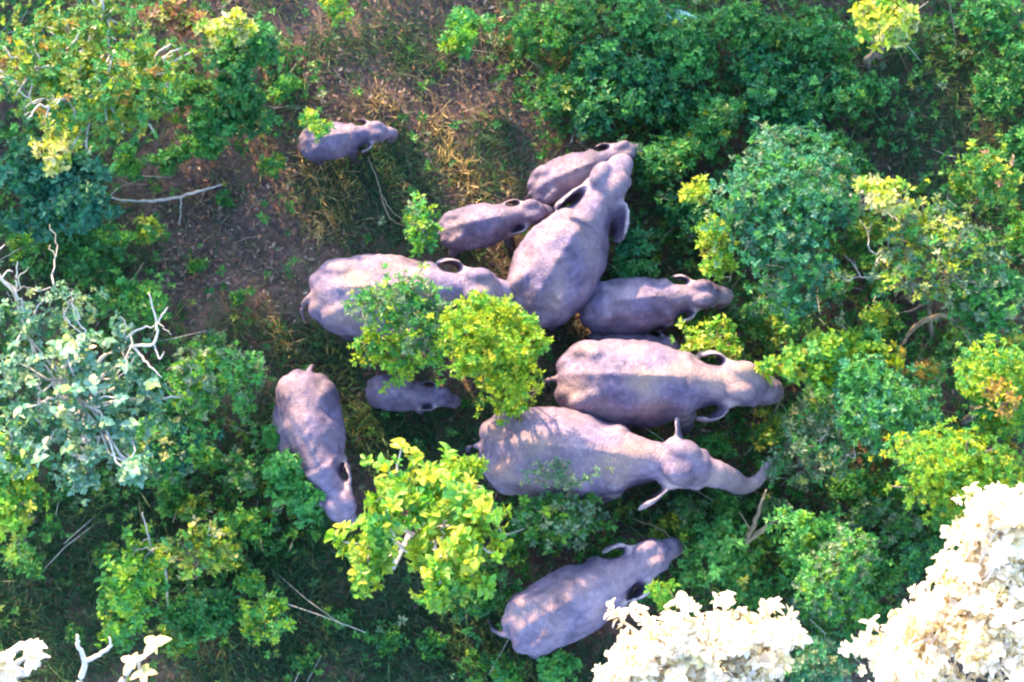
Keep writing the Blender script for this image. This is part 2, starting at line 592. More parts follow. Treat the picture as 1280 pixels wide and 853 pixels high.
    disp = disp + .007 * np.sin(ax_ * 34) * np.exp(-((ax_ - 0.0) / .36) ** 2) * np.clip((2.2 - az_) * 3, 0, 1)
    co = co + nr * (disp * s0)[:, None].astype(np.float32)
    out.vertices.foreach_set('co', co.ravel())
    msk = np.zeros((n, 4), np.float32); msk[:, 3] = 1
    lump = np.array([noise.noise((p[0] * 1.7 + 9 + seed * 5, p[1] * 2.2, p[2])) for p in cn])
    msk[:, 0] = np.clip((nr[:, 2] - 0.05) * 1.0, 0, 1) * np.clip(0.62 + lump * 1.4, 0, 1) * sun_dust * 1.7  # upward faces take the painted sunlit warmth along with dusty tan
    ep = np.concatenate([place_head(e) for e in earpts])
    pink = np.zeros(n)
    near = np.linalg.norm(cn[:, None, :2] - Jb[None, None, :2], axis=2)[:, 0] < 1.6
    idx = np.where(near)[0]
    edge = np.concatenate([np.concatenate([place_head(e)[:13], place_head(e)[40:53]]) for e in earpts])
    if len(idx):
        dd = np.min(np.linalg.norm(cn[idx][:, None] - edge[None], axis=2), axis=1)
        pink[idx] = np.clip(1 - (dd - .03) / .14, 0, 1) * .8
        dt = np.min(np.linalg.norm(cn[idx][:, None] - place_head(trp[3:20])[None], axis=2), axis=1)
        pink[idx] = np.maximum(pink[idx], np.clip(1.2 - dt / .26, 0, 1) * .35)
    msk[:, 1] = pink
    msk[:, 2] = tone
    at_ = out.attributes.new('Skin', 'FLOAT_COLOR', 'POINT'); at_.data.foreach_set('color', msk.ravel())
    out.polygons.foreach_set('use_smooth', np.ones(len(out.polygons), dtype=bool))
    root = empty('elephant', (loc[0], loc[1], 0), heading)
    zlow = float(gz(*loc))
    root.location.z = zlow - 0.02
    tag(root, label, 'elephant', 'elephants of the herd')
    out.materials.clear(); out.materials.append(M_SKIN)
    link('body', out, None, root)
    # eyes and the hair of the tail
    for s in (-1, 1):
        p = place_head(np.array([[0.63, s * 0.275, 0.03]]))[0] * s0
        v, f = ellipsoid((0, 0, 0), (0.038 * s0,) * 3, 10, 8)
        e = link('eye', np_mesh('eye', v, f, smooth=True), M_EYE, root); e.location = p
    hp = []
    e0 = bend_pts(tp[-2:], bend) * s0
    for k in range(26):
        a = rr.uniform(0, 6.28); q = rr.uniform(.01, .05) * s0
        l = rr.uniform(.16, .34) * s0
        p0 = e0[1] + np.array([0, 0, rr.uniform(-.02, .10) * s0]); p1 = p0 + np.array([math.cos(a) * q, math.sin(a) * q, -l * .5]); p2 = p1 + np.array([math.cos(a) * q * .4, math.sin(a) * q * .4, -l * .5])
        hp.append(tube([p0, p1, p2], [.006, .005, .002], 4))
    v, f = join(hp)
    link('tail_tuft', np_mesh('tail_tuft', v, f), M_HAIR, root)
    print('elephant', label[:40], 'size %.2f' % s0, 'heading %.0f' % math.degrees(heading))
    return root


# ------------------------------------------------------------------ foliage
PAL = {   # leaf colours (albedo) and their shares
    'dark':   [((.020, .115, .034), 4), ((.034, .180, .044), 4), ((.070, .235, .056), 2.5), ((.13, .18, .04), .6)],
    'deep':   [((.016, .115, .052), 4), ((.024, .165, .064), 4), ((.050, .220, .070), 2)],
    'mid':    [((.036, .185, .036), 4), ((.070, .260, .044), 4), ((.130, .320, .052), 2), ((.30, .31, .05), .7)],
    'green':  [((.040, .235, .060), 4), ((.080, .320, .070), 4), ((.160, .390, .075), 2)],
    'bright': [((.115, .360, .034), 4), ((.210, .430, .038), 4), ((.340, .470, .040), 3), ((.05, .24, .04), 1)],
    'lime':   [((.210, .400, .018), 4), ((.330, .450, .020), 4), ((.460, .460, .022), 3), ((.44, .33, .03), .8), ((.07, .32, .05), 1)],
    'yellow': [((.460, .500, .040), 4), ((.300, .480, .050), 4), ((.560, .520, .070), 2), ((.14, .42, .06), 2.5)],
    'paleyellow': [((.56, .52, .20), 4), ((.48, .52, .11), 3), ((.64, .57, .36), 2), ((.24, .40, .10), 2)],
    'olive':  [((.120, .230, .030), 4), ((.210, .270, .036), 4), ((.060, .230, .060), 3), ((.34, .31, .04), 1.5), ((.06, .32, .11), 2)],
    'teal':   [((.014, .120, .078), 4), ((.030, .180, .105), 4), ((.070, .240, .145), 2)],
    'blue':   [((.045, .215, .120), 4), ((.075, .280, .160), 4), ((.050, .265, .085), 3), ((.17, .31, .21), 1)],
    'grey':   [((.120, .225, .130), 4), ((.190, .285, .160), 3), ((.050, .190, .080), 3), ((.38, .38, .20), 1.5)],
    'silver': [((.120, .270, .190), 4), ((.210, .350, .250), 3), ((.080, .260, .100), 3), ((.38, .42, .15), 1.5)],
    'sun_straw':  [((.560, .400, .170), 4), ((.360, .300, .110), 3), ((.66, .50, .24), 2)],  # gold albedo brightened to paint the sun streaks
    'orange': [((.420, .220, .050), 4), ((.420, .320, .040), 3), ((.22, .24, .04), 2)],
    'rust':   [((.300, .130, .070), 4), ((.380, .220, .130), 3), ((.22, .12, .07), 3), ((.45, .34, .2), 1)],
    'blown_cream':  [((.820, .740, .640), 4), ((.680, .640, .380), 1.2), ((.87, .80, .73), 5)],  # pale leaves whitened so the sunlit crowns blow out
    'litter': [((.160, .105, .092), 5), ((.240, .160, .130), 4), ((.330, .230, .180), 2), ((.115, .085, .085), 4), ((.30, .145, .095), 2), ((.46, .35, .26), 1)],
    'drygrass': [((.220, .165, .090), 4), ((.140, .145, .070), 4), ((.31, .235, .135), 2)],
    'tallgrass': [((.10, .20, .06), 4), ((.20, .27, .09), 4), ((.32, .30, .15), 2), ((.05, .14, .05), 2)],
    'grass':  [((.042, .125, .062), 4), ((.070, .165, .078), 4), ((.115, .200, .080), 2), ((.22, .20, .10), .7)],
}


def pick(pal, n):
    p = PAL[pal]
    w_ = np.array([q[1] for q in p], float)
    c = np.array([q[0] for q in p])
    return c[rng.choice(len(p), n, p=w_ / w_.sum())]


def leaf_geo(B, D, Nn, L, W, C, big=False):
    """B base, D direction, Nn normal; returns V, F(tri), face colours"""
    D = norm(D); Nn = norm(Nn - D * np.sum(Nn * D, 1, keepdims=True)); X = np.cross(D, Nn)
    n = len(B); L = L[:, None]; W = W[:, None]
    fold = rng.uniform(.1, .4, (n, 1)); droop = rng.uniform(.05, .35, (n, 1))
    def P(a, b, c): return B + D * L * a + X * W * b + Nn * (c * W)
    if not big:
        V = np.stack([B, P(.48, .5, fold - droop * .3), P(1, 0, -droop), P(.48, -.5, fold - droop * .3)], 1).reshape(-1, 3)
        i = np.arange(n) * 4
        F = np.stack([np.stack([i, i + 1, i + 2], 1), np.stack([i, i + 2, i + 3], 1)], 1).reshape(-1, 3)
        return V, F, np.repeat(C, 2, 0)
    V = np.stack([B, P(.22, .34, fold * .7), P(.58, .5, fold - droop * .4), P(.86, .27, fold * .5 - droop), P(1.02, 0, -droop * 1.5),
                  P(.86, -.27, fold * .5 - droop), P(.58, -.5, fold - droop * .4), P(.22, -.34, fold * .7), P(.34, 0, fold * 0), P(.72, 0, -droop * .5)], 1).reshape(-1, 3)
    i = (np.arange(n) * 10)[:, None]
    T = np.array([[0, 1, 8], [1, 2, 8], [2, 9, 8], [2, 3, 9], [3, 4, 9], [4, 5, 9], [5, 6, 9], [6, 8, 9], [6, 7, 8], [7, 0, 8]])
    F = (i[:, :, None] + T[None]).reshape(-1, 3)
    return V, F, np.repeat(C, 10, 0)


def rosettes(Cn, A, k, leaf, wr, pal, el=(-.15, 1.0), big=False, vary=.35, twist=.35, colmix=.6):
    """leaves spreading from each shoot tip Cn around its axis A"""
    m = len(Cn)
    A = norm(A)
    h = np.where(np.abs(A[:, 2:3]) < .9, np.array([[0, 0, 1.0]]), np.array([[1.0, 0, 0]]))
    e1 = norm(np.cross(A, h)); e2 = np.cross(A, e1)
    ph = rng.uniform(0, 6.28, (m, 1)) + np.arange(k)[None] * 2.4 + rng.normal(0, .25, (m, k))
    elv = rng.uniform(el[0], el[1], (m, k))
    rad = e1[:, None] * np.cos(ph)[..., None] + e2[:, None] * np.sin(ph)[..., None]
    D = rad * np.cos(elv)[..., None] + A[:, None] * np.sin(elv)[..., None]
    Nn = A[:, None] * np.cos(elv)[..., None] - rad * np.sin(elv)[..., None]
    Nn = Nn + rng.normal(0, twist, Nn.shape)
    B = Cn[:, None] + A[:, None] * rng.uniform(-.5, .25, (m, k, 1)) * leaf + rad * leaf * .06
    sc = rng.uniform(1 - vary, 1 + vary, (m, 1)) * rng.uniform(1 - vary * .7, 1 + vary * .7, (m, k))
    cc = pick(pal, m)[:, None]; cl = pick(pal, m * k).reshape(m, k, 3)
    C = (cc * colmix + cl * (1 - colmix)) * rng.uniform(.78, 1.22, (m, k, 1))
    q = lambda a: a.reshape(-1, a.shape[-1])
    L = (leaf * sc).ravel()
    return leaf_geo(q(B), q(D), q(Nn), L, L * wr * rng.uniform(.85, 1.15, L.shape), q(C), big)


def cat_geo(gs):
    Vs, Fs, Cs, o = [], [], [], 0
    for V, F, C in gs:
        Vs.append(V); Fs.append(F + o); Cs.append(C); o += len(V)
    return np.concatenate(Vs), np.concatenate(Fs), np.concatenate(Cs)


def unit(n, zmin=-1.0):
    v = norm(rng.normal(0, 1, (int(n * 3) + 20, 3)))
    return v[v[:, 2] > zmin][:n]


def wiggle(a, b, n=6, amt=.08):
    a = np.asarray(a, float); b = np.asarray(b, float)
    t = np.linspace(0, 1, n)[:, None]
    P = a + (b - a) * t
    d = np.linalg.norm(b - a)
    P[1:-1] += rng.normal(0, amt * d * .5, (n - 2, 3))
    return P


def branch_tree(start, direction, length, radius, depth=3, spread=.7, kids=3, out=None, tips=None):
    """forking twig: list of (points, radii)"""
    if out is None: out = []; 
    if tips is None: tips = []
    d = norm(np.asarray(direction, float)[None])[0]
    end = start + d * length
    P = wiggle(start, end, 5, .14)
    out.append((P, np.linspace(radius, radius * .55, 5)))
    if depth > 0:
        for i in range(kids):
            f = 1.0 if i == 0 else rng.uniform(.35, .95)
            p = P[0] + (P[-1] - P[0]) * f if i else P[-1]
            nd = d + rng.normal(0, spread, 3) * np.array([1, 1, .6])
            branch_tree(p, nd, length * rng.uniform(.5, .8), radius * .55, depth - 1, spread, kids, out, tips)
    else:
        tips.append(end)
    return out, tips


def tubes(bs, n=5):
    return join([tube(P, r, n) for P, r in bs])


def crown_geo(c, r, nl, clumps, k, leaf, wr, pal, big=False, lobe=.5, fill=.55, el=(-.15, 1.0), zmin=-.35, accents=(), lobes=None):
    """leaf clumps on uneven lobes inside an ellipsoid; returns geometry and the lobe centres and shoots"""
    c = np.asarray(c, float); r = np.asarray(r, float)
    lc = unit(nl, -.55) * rng.uniform(.30, .78, (nl, 1)) * r + c
    lr = rng.uniform(.6, 1.25, nl) * lobe
    rl = np.tile(r, (nl, 1)) * lr[:, None]
    if lobes is not None:
        nl = len(lobes)
        zs = c[2] + rng.uniform(-.45, .45, nl) * r[2]
        lc = np.array([at(x, y, z_) for (x, y, q), z_ in zip(lobes, zs)])
        k_ = (DIST - c[2]) / FPX
        lr = np.array([q for *_, q in lobes]) * k_
        rl = np.stack([lr, lr, np.minimum(lr * .8, r[2] * .8)], 1)
    Cs, As = [], []
    wts = lr ** 2 / np.sum(lr ** 2)
    for i in range(nl):
        m = max(3, int(clumps * wts[i]))
        u = unit(m, zmin)
        m = len(u)
        rad = (1 - fill * rng.uniform(0, 1, (m, 1)) ** 1.6)
        rad *= 1 + .16 * rng.normal(0, 1, (m, 1))
        rad = np.where(rng.random((m, 1)) < .22, rng.uniform(1.0, 1.5, (m, 1)), rad)   # stray shoots
        sq = rng.uniform(.7, 1.3, 3) * rl[i]
        bump = 1 + .28 * np.sin(u[:, :1] * rng.uniform(3, 6) + rng.uniform(0, 6)) * np.cos(u[:, 1:2] * rng.uniform(3, 6) + rng.uniform(0, 6))
        Cs.append(lc[i] + u * rad * bump * sq)
        As.append(u + np.array([0, 0, .65]) + rng.normal(0, .25, (m, 3)))
    Cs = np.concatenate(Cs); As = np.concatenate(As)
    ok = Cs[:, 2] > .06
    Cs, As = Cs[ok], As[ok]
    sel = rng.random(len(Cs))
    gs = []
    lo = 0.0
    for pa, share in accents:
        q = (sel >= lo) & (sel < lo + share); lo += share
        if q.sum(): gs.append(rosettes(Cs[q], As[q], k, leaf, wr, pa, el, big))
    q = sel >= lo
    gs.append(rosettes(Cs[q], As[q], k, leaf, wr, pal, el, big))
    return cat_geo(gs), lc, Cs


def plant(name, label, cat, px, py, rpx, rpy, z, th, leaf, pal, nl=6, clumps=120, k=7, wr=.5, big=False, base=None, group=None,
          bark=None, stems=1, lobe=.5, fill=.55, el=(-.15, 1.0), twigs=40, accents=(), trunk_r=None, zmin=-.35, stick=0, lobes=None, fine=.76):
    leaf = leaf * fine; clumps = int(clumps * 1.15 / fine ** 1.6)
    c = at(px, py, z)
    s = (DIST - z) / FPX
    r = np.array([rpx * s, rpy * s / math.sin(PITCH), th])
    gx, gy = (c[0], c[1]) if base is None else at(base[0], base[1], 0)[:2]
    g = np.array([gx, gy, float(gz(gx, gy))])
    root = empty(name, g)
    tag(root, label, cat, group)
    (V, F, C), lc, shoots = crown_geo(c, r, nl, clumps, k, leaf, wr, pal, big, lobe, fill, el, zmin, accents, lobes)
    nl = len(lc)
    link('crown', np_mesh('crown', V - g, F, C), M_LEAF, root)
    tr = trunk_r or max(.012, .02 * z)
    bs = []
    fork = g + (c - np.array([0, 0, th * .6]) - g) * .55
    fork[2] = max(fork[2], g[2] + .12)
    if stems == 1:
        bs.append((wiggle(g - [0, 0, .05], fork, 6, .05), np.linspace(tr, tr * .7, 6)))
    for i, l in enumerate(lc):
        p0 = fork if stems == 1 else g + np.append(rng.normal(0, .06, 2), -.05)
        bs.append((wiggle(p0, l, 6, .10), np.linspace(tr * .6, tr * .28, 6)))
    if len(shoots) and twigs:
        for p in shoots[rng.choice(len(shoots), min(twigs, len(shoots)), replace=False)]:
            l = lc[np.argmin(np.linalg.norm(lc - p, axis=1))]
            bs.append((wiggle(l, p, 4, .12), np.linspace(tr * .26, tr * .10 + .002, 4)))
    V, F = tubes(bs)
    link('trunk' if stems == 1 else 'stems', np_mesh('trunk', V - g, F, smooth=True), bark or M_BARK, root)
    if stick:
        for i in range(stick):
            l = lc[i % nl]
            d = norm((l - c)[None])[0] + np.array([0, 0, .7]) + rng.normal(0, .4, 3)
            o, _ = branch_tree(l, d, np.mean(r) * .5, tr * .22 + .004, 2, .5, 2)
            V, F = tubes(o)
            link('bare_branch', np_mesh('bare_branch', V - g, F, smooth=True), M_PALEBARK, root)
    return root, c, r, g, shoots


# single large leaves, shared meshes
def big_leaf_meshes(n, pal_mat, lobed=False):
    out = []
    for i in range(n):
        nn = 9
        t = np.linspace(0, 1, nn)
        wv = np.sin(np.pi * t ** .8) ** .75 * .34 * rng.uniform(.9, 1.15)
        if lobed: wv = wv * (1 + .16 * np.sin(t * 17 + i))
        wv[0], wv[-1] = .02, .01
        droop = rng.uniform(.12, .4); cup = rng.uniform(.1, .28)
        zc = .10 * np.sin(t * 3) - droop * t ** 2
        mid = np.stack([t, .04 * np.sin(t * 5 + i), zc], 1)
        ruf = .025 * np.sin(t * 19 + i * 2)
        lt = np.stack([t, wv, zc + cup * wv + ruf], 1); rt = np.stack([t, -wv, zc + cup * wv - ruf], 1)
        V = np.concatenate([lt, mid, rt])
        F = []
        for j in range(nn - 1):
            F.append((j, nn + j, nn + j + 1, j + 1)); F.append((nn + j, 2 * nn + j, 2 * nn + j + 1, nn + j + 1))
        me = np_mesh('leaf', V, np.array(F), smooth=True)
        me.materials.append(pal_mat)
        out.append(me)
    return out


def scatter_big(root, g, centres, axes, k, leaf, meshes, el=(-.1, .7), limit=290):
    """each large leaf an object of its own under its tree"""
    n = 0
    for c, a in zip(centres, axes):
        a = Vector(a).normalized()
        ph = random.uniform(0, 6.28)
        e1 = a.orthogonal().normalized(); e2 = a.cross(e1)
        for j in range(k):
            if n >= limit: return
            p = ph + j * 2.4 + random.gauss(0, .2)
            rad = e1 * math.cos(p) + e2 * math.sin(p)
            ev = random.uniform(*el)
            x = (rad * math.cos(ev) + a * math.sin(ev)).normalized()
            zt = (a * math.cos(ev) - rad * math.sin(ev) + Vector((random.gauss(0, .22), random.gauss(0, .22), random.gauss(0, .15))))
            y = zt.cross(x).normalized(); z = x.cross(y)
            L = leaf * random.uniform(.65, 1.25)
            o = bpy.data.objects.new('leaf', random.choice(meshes))
            COL.objects.link(o); o.parent = root
            M = Matrix((x, y, z)).transposed().to_4x4() @ Matrix.Scale(L, 4)
            M.translation = Vector(c) + rad * leaf * .05 - Vector(g)
            o.matrix_local = M
            n += 1


# ------------------------------------------------------------------ tall trees outside the picture, whose shade falls on the clearing
def shade_tree(along, across, h, rw, rh, clumps, leaf, label):
    hd = np.array([math.sin(SUN_AZ), math.cos(SUN_AZ)])
    pr = np.array([hd[1], -hd[0]])
    xy = hd * along + pr * across
    g = np.array([xy[0], xy[1], 0.0])
    root = empty('tall_tree', g)
    tag(root, label, 'tree', 'tall trees round the clearing')
    (V, F, C), lc, sh = crown_geo([xy[0], xy[1], h], (rw, rw, rh), 14, clumps, 8, leaf, .55, 'mid', lobe=.42, fill=.8, zmin=-.9)
    link('crown', np_mesh('crown', V - g, F, C), M_LEAF, root)
    fork = np.array([xy[0], xy[1], h - rh * .8])
    bs = [(wiggle(g - [0, 0, .2], fork, 8, .02), np.linspace(.30, .2, 8))]
    for l in lc:
        bs.append((wiggle(fork, l, 6, .08), np.linspace(.13, .05, 6)))
    V, F = tubes(bs, 8)
    link('trunk', np_mesh('trunk', V - g, F, smooth=True), M_BARK, root)

SHADE = [  # along the sun's bearing, across it, crown height, half width, half height, clumps
    (22, -11.5, 5.0, 3.6, 3.4, 1200), (24, -6.6, 6.2, 3.6, 3.6, 1100), (21, 5.4, 5.2, 3.2, 3.4, 1100),
    (23, 11.0, 5.4, 4.0, 3.6, 1300), (28, -14.5, 6.0, 4.0, 3.2, 1200), (30, 7.5, 6.4, 4.0, 3.2, 1000),
]
for i, (al, ac, h, rw, rh, cl) in enumerate(SHADE):
    shade_tree(al, ac, h, rw, rh, cl, .30, 'tall leafy tree standing beyond the edge of the clearing')

# the herd: rump and forehead as pixels of the photograph (their heights are solved for)
make_elephant('largest grey elephant with pinkish back and ears held close, beside a half-hidden calf', (696, 472), (962, 482), wf=1.0, pitch=-.15, stretch=.1, ears=(.17, .42), trunk='tuck', step=.3, seed=1, curl=.13)
make_elephant('grey elephant with ears flared out, reaching its trunk forward and curling up the tip', (599, 556), (893, 588), wf=.98, yaw=-.10, pitch=.05, stretch=.55, ears=(1.25, .85), earsize=(.8, 1.15), trunk='reach', step=-.4, seed=2, curl=.03)
make_elephant('broad elephant seen from the rump, head lowered over a smaller dark elephant', (659, 397), (776, 203), wf=1.2, headsize=1.16, pitch=-.2, ears=(.45, .62), earsize=1.12, trunk='down', step=.1, bend=-.05, yaw=.12, seed=3, curl=.035, tone=0.86, sun_dust=0.6)
make_elephant('elephant whose back is half hidden under a leafy green sapling', (387, 368), (630, 360), wf=1.0, pitch=-.2, ears=(.22, .30), trunk='down', step=-.2, tail=-.5, seed=4, curl=.14)
make_elephant('elephant with a bent body, its head down behind a yellow green tree', (386, 463), (436, 652), wf=1.02, bend=.28, pitch=-.45, yaw=.0, ears=(.30, .32), trunk='tuck', step=.5, seed=5, tone=0.9, sun_dust=0.35)
make_elephant('elephant with its tail out, standing alone beside a pale leaved crown', (636, 796), (838, 684), wf=.94, pitch=-.2, ears=(.24, .26), trunk='down', step=.3, tail=.8, seed=6, curl=.13, tone=.98, sun_dust=0.45)
make_elephant('half-grown elephant standing between the broad elephant and a hidden calf', (726, 386), (902, 365), wf=.98, pitch=-.1, ears=(.35, .45), trunk='down', step=-.3, seed=7, voxel=.036, tone=0.88, sun_dust=0.35)
make_elephant('dark half-grown elephant behind the head of the broad elephant', (664, 240), (796, 184), wf=1.0, pitch=-.2, ears=(.3, .3), trunk='down', step=.3, seed=8, voxel=.036, tone=0.72, sun_dust=0.5)
make_elephant('small elephant with its head against the flank of the broad elephant', (549, 292), (684, 262), wf=1.0, pitch=-.15, ears=(.2, .25), trunk='down', step=.3, seed=9, calf=True, voxel=.036, tone=0.72, sun_dust=0.35)
make_elephant('small elephant apart from the herd with a yellow green sprig over its rump', (374, 180), (486, 162), wf=1.0, pitch=-.2, ears=(.35, .55), trunk='down', step=-.4, tail=-.4, seed=10, calf=True, voxel=.036, tone=0.72, sun_dust=0.3)
make_elephant('small calf in deep shade below the leafy sapling', (458, 486), (568, 499), wf=1.0, pitch=-.3, ears=(.3, .3), trunk='down', step=.3, seed=11, calf=True, voxel=.036, tone=0.7, sun_dust=0.2)
make_elephant('calf almost hidden behind the back of the largest elephant', (738, 418), (850, 436), wf=.95, pitch=-.3, ears=(.25, .25), trunk='tuck', step=.2, seed=12, calf=True, voxel=.036, tone=0.75, sun_dust=0.2)

# ------------------------------------------------------------------ trees and shrubs of the picture
# upper left
plant('slender_tree', 'wide open tree with fine olive and yellow green leaves and pale twigs', 'tree', 115, 78, 150, 105, 4.2, .9, .095, 'olive', nl=16, clumps=900, k=8, lobe=.36, fill=.8, twigs=160, base=(60, 60), accents=(('lime', .12), ('green', .22), ('orange', .04)), stick=3, bark=M_PALEBARK)
plant('teal_bush', 'dark teal bush with broad leaves under a pale yellow sapling', 'bush', 72, 238, 80, 58, 1.3, .7, .15, 'teal', nl=8, clumps=260, k=8, lobe=.45, big=True, accents=(('deep', .3),))
plant('sapling', 'pale yellow sapling rising out of the dark teal bush', 'sapling', 62, 178, 34, 32, 3.0, .45, .12, 'paleyellow', nl=5, clumps=46, k=8, lobe=.5, big=True, accents=(('yellow', .5),), base=(60, 200))
plant('leafy_bush', 'dark green bush with a pale yellow tuft on top, near the rust coloured scrub', 'bush', 312, 82, 46, 52, 1.5, .7, .13, 'dark', nl=7, clumps=150, k=8, lobe=.5, big=True, accents=(('green', .3),))
plant('sapling', 'pale yellow tuft of young leaves above the dark green bush', 'sapling', 292, 36, 32, 24, 2.6, .3, .13, 'paleyellow', nl=4, clumps=30, k=8, lobe=.55, big=True, accents=(('yellow', .55),), base=(305, 70))
plant('leafy_bush', 'low dark green bush beside the sprig over the lone small elephant', 'bush', 292, 148, 56, 42, .8, .5, .12, 'dark', nl=8, clumps=170, k=8, lobe=.45, accents=(('green', .35),))
plant('dry_bush', 'rust coloured dry scrub at the edge of the olive tree', 'bush', 222, 28, 52, 26, 1.6, .4, .13, 'rust', nl=6, clumps=90, k=6, lobe=.45, accents=(('paleyellow', .15), ('olive', .2)))
plant('dry_bush', 'small rust coloured dry bush near the trunk of the olive tree', 'bush', 14, 92, 22, 26, 2.2, .3, .12, 'rust', nl=4, clumps=30, k=6, accents=(('orange', .3), ('paleyellow', .2)))
plant('sapling', 'yellow green sprig hanging over the rump of the lone small elephant', 'sapling', 399, 152, 24, 19, 1.9, .25, .10, 'yellow', nl=4, clumps=34, k=7, base=(380, 140), accents=(('green', .3),), trunk_r=.015)
plant('sapling', 'small bright green bush on the brown bank above the herd', 'bush', 580, 44, 30, 36, .7, .45, .12, 'green', nl=5, clumps=90, k=8, accents=(('bright', .3),))
plant('leafy_bush', 'yellow green bush at the top of the bank, left of the brown scrub', 'bush', 416, 8, 24, 16, .9, .3, .11, 'yellow', nl=4, clumps=36, k=7, accents=(('green', .4),))
# upper right
plant('sapling', 'single bright yellow young sapling in the dark green undergrowth', 'sapling', 1112, 18, 34, 28, 3.2, .35, .15, 'yellow', nl=5, clumps=60, k=9, lobe=.5, big=True, accents=(('paleyellow', .4),))
plant('feathery_bush', 'tall blue green bush with fine leaves beside the half-grown elephant', 'bush', 985, 262, 88, 104, 2.2, .9, .085, 'blue', nl=15, clumps=1100, k=9, lobe=.42, fill=.6, twigs=120, accents=(('green', .25), ('grey', .12)), lobes=[(990, 196, 36), (950, 226, 40), (1012, 246, 48), (958, 286, 46), (1034, 208, 30), (990, 326, 44), (1000, 366, 32), (936, 256, 34), (1050, 260, 26), (975, 245, 40)])
plant('sapling', 'loose yellow green sprigs at the foot of the blue green bush', 'sapling', 892, 318, 30, 44, 1.4, .4, .11, 'bright', nl=6, clumps=60, k=7, accents=(('yellow', .4),), stems=3)
plant('sapling', 'yellow sprig leaning from the side of the blue green bush', 'sapling', 868, 246, 18, 20, 1.8, .25, .11, 'yellow', nl=3, clumps=24, k=7, base=(905, 260), trunk_r=.015)
plant('sapling', 'pale yellow sapling with a forked pale stem beside the tangle of bare branches', 'sapling', 1100, 244, 38, 24, 2.6, .3, .13, 'yellow', nl=5, clumps=44, k=8, big=True, base=(1020, 275), accents=(('paleyellow', .45),), bark=M_PALEBARK)
plant('open_shrub', 'open shrub of small yellow green leaves over a tangle of bare branches', 'shrub', 1160, 330, 95, 84, 2.0, .7, .10, 'grey', nl=16, clumps=330, k=6, lobe=.30, fill=.8, twigs=150, accents=(('yellow', .28), ('green', .2), ('paleyellow', .08)), stick=3, stems=5)
plant('leafy_bush', 'green and yellow bush growing up beside the tangle of bare branches', 'bush', 1238, 232, 56, 46, 1.8, .6, .11, 'mid', nl=8, clumps=190, k=7, accents=(('yellow', .22), ('rust', .05)))
plant('leafy_bush', 'grey green bush with small round leaves beyond the bare branches', 'bush', 1246, 372, 56, 52, 1.6, .6, .11, 'green', nl=8, clumps=230, k=7, wr=.7, accents=(('grey', .4),))
plant('leafy_bush', 'yellow green bush in front of the largest elephant', 'bush', 1046, 452, 82, 50, 1.8, .7, .12, 'bright', nl=12, clumps=380, k=8, lobe=.40, big=True, accents=(('lime', .3), ('green', .2), ('orange', .03)))
plant('leafy_bush', 'green bush rising between the yellow green bush and the orange tinged tree', 'bush', 1102, 512, 62, 56, 2.2, .7, .10, 'green', nl=10, clumps=460, k=8, lobe=.45, accents=(('blue', .4),))
plant('feathery_tree', 'bright lime green feathery tree next to the blown white crown', 'tree', 1186, 592, 92, 56, 3.4, .7, .075, 'bright', nl=14, clumps=1100, k=9, lobe=.40, fill=.6, twigs=80, accents=(('lime', .3), ('green', .15)))
plant('feathery_tree', 'yellow green feathery tree with a patch of orange leaves', 'tree', 1252, 486, 60, 66, 3.2, .7, .08, 'bright', nl=11, clumps=760, k=9, lobe=.42, fill=.6, accents=(('lime', .25), ('green', .25)))
plant('orange_bush', 'small patch of orange leaved shrub growing through the feathery tree', 'shrub', 1250, 498, 36, 34, 4.0, .3, .085, 'orange', nl=6, clumps=44, k=6, lobe=.4, fill=.9, base=(1262, 500), accents=(('lime', .4),))
plant('orange_bush', 'orange and green shrub at the foot of the lime green tree', 'shrub', 1156, 470, 24, 20, 1.5, .3, .10, 'orange', nl=4, clumps=40, k=7, accents=(('green', .4),))
plant('orange_bush', 'yellow orange shrub by the edge of the wide blown white crown', 'shrub', 1256, 580, 26, 20, 3.0, .3, .10, 'orange', nl=4, clumps=50, k=7, accents=(('bright', .5),))
plant('open_shrub', 'grey green straggling shrub where the raised trunk tip ends', 'shrub', 1004, 574, 54, 74, 1.4, .6, .09, 'grey', nl=14, clumps=330, k=6, lobe=.30, fill=.8, twigs=120, accents=(('green', .2), ('paleyellow', .06)), stick=3, stems=4)
plant('leafy_bush', 'pale green bush between the two blown white crowns', 'bush', 1046, 716, 54, 56, 2.0, .7, .09, 'green', nl=9, clumps=560, k=8, lobe=.45, accents=(('grey', .35), ('bright', .15)))
plant('leafy_bush', 'fresh green bush at the lower end of the dead forked wood', 'bush', 1010, 668, 40, 34, 1.4, .5, .11, 'green', nl=6, clumps=140, k=8, big=True, accents=(('bright', .2),))
plant('leafy_bush', 'small dark teal bush in the brown gap below the lime green tree', 'bush', 1158, 696, 32, 26, 1.0, .4, .11, 'deep', nl=5, clumps=90, k=8, accents=(('green', .35),))
plant('leafy_bush', 'green bush beside the head of the elephant standing alone', 'bush', 898, 696, 46, 44, 1.3, .5, .12, 'mid', nl=7, clumps=150, k=8, big=True, accents=(('green', .4),))
plant('sapling', 'bright green sprig touching the chest of the elephant standing alone', 'sapling', 826, 736, 22, 16, 2.2, .22, .10, 'bright', nl=3, clumps=24, k=7, base=(850, 750), trunk_r=.015)
plant('leafy_bush', 'pale green bush at the bottom edge between the blown white crowns', 'bush', 1030, 826, 50, 30, 1.8, .5, .09, 'blue', nl=7, clumps=300, k=8, accents=(('grey', .4),))
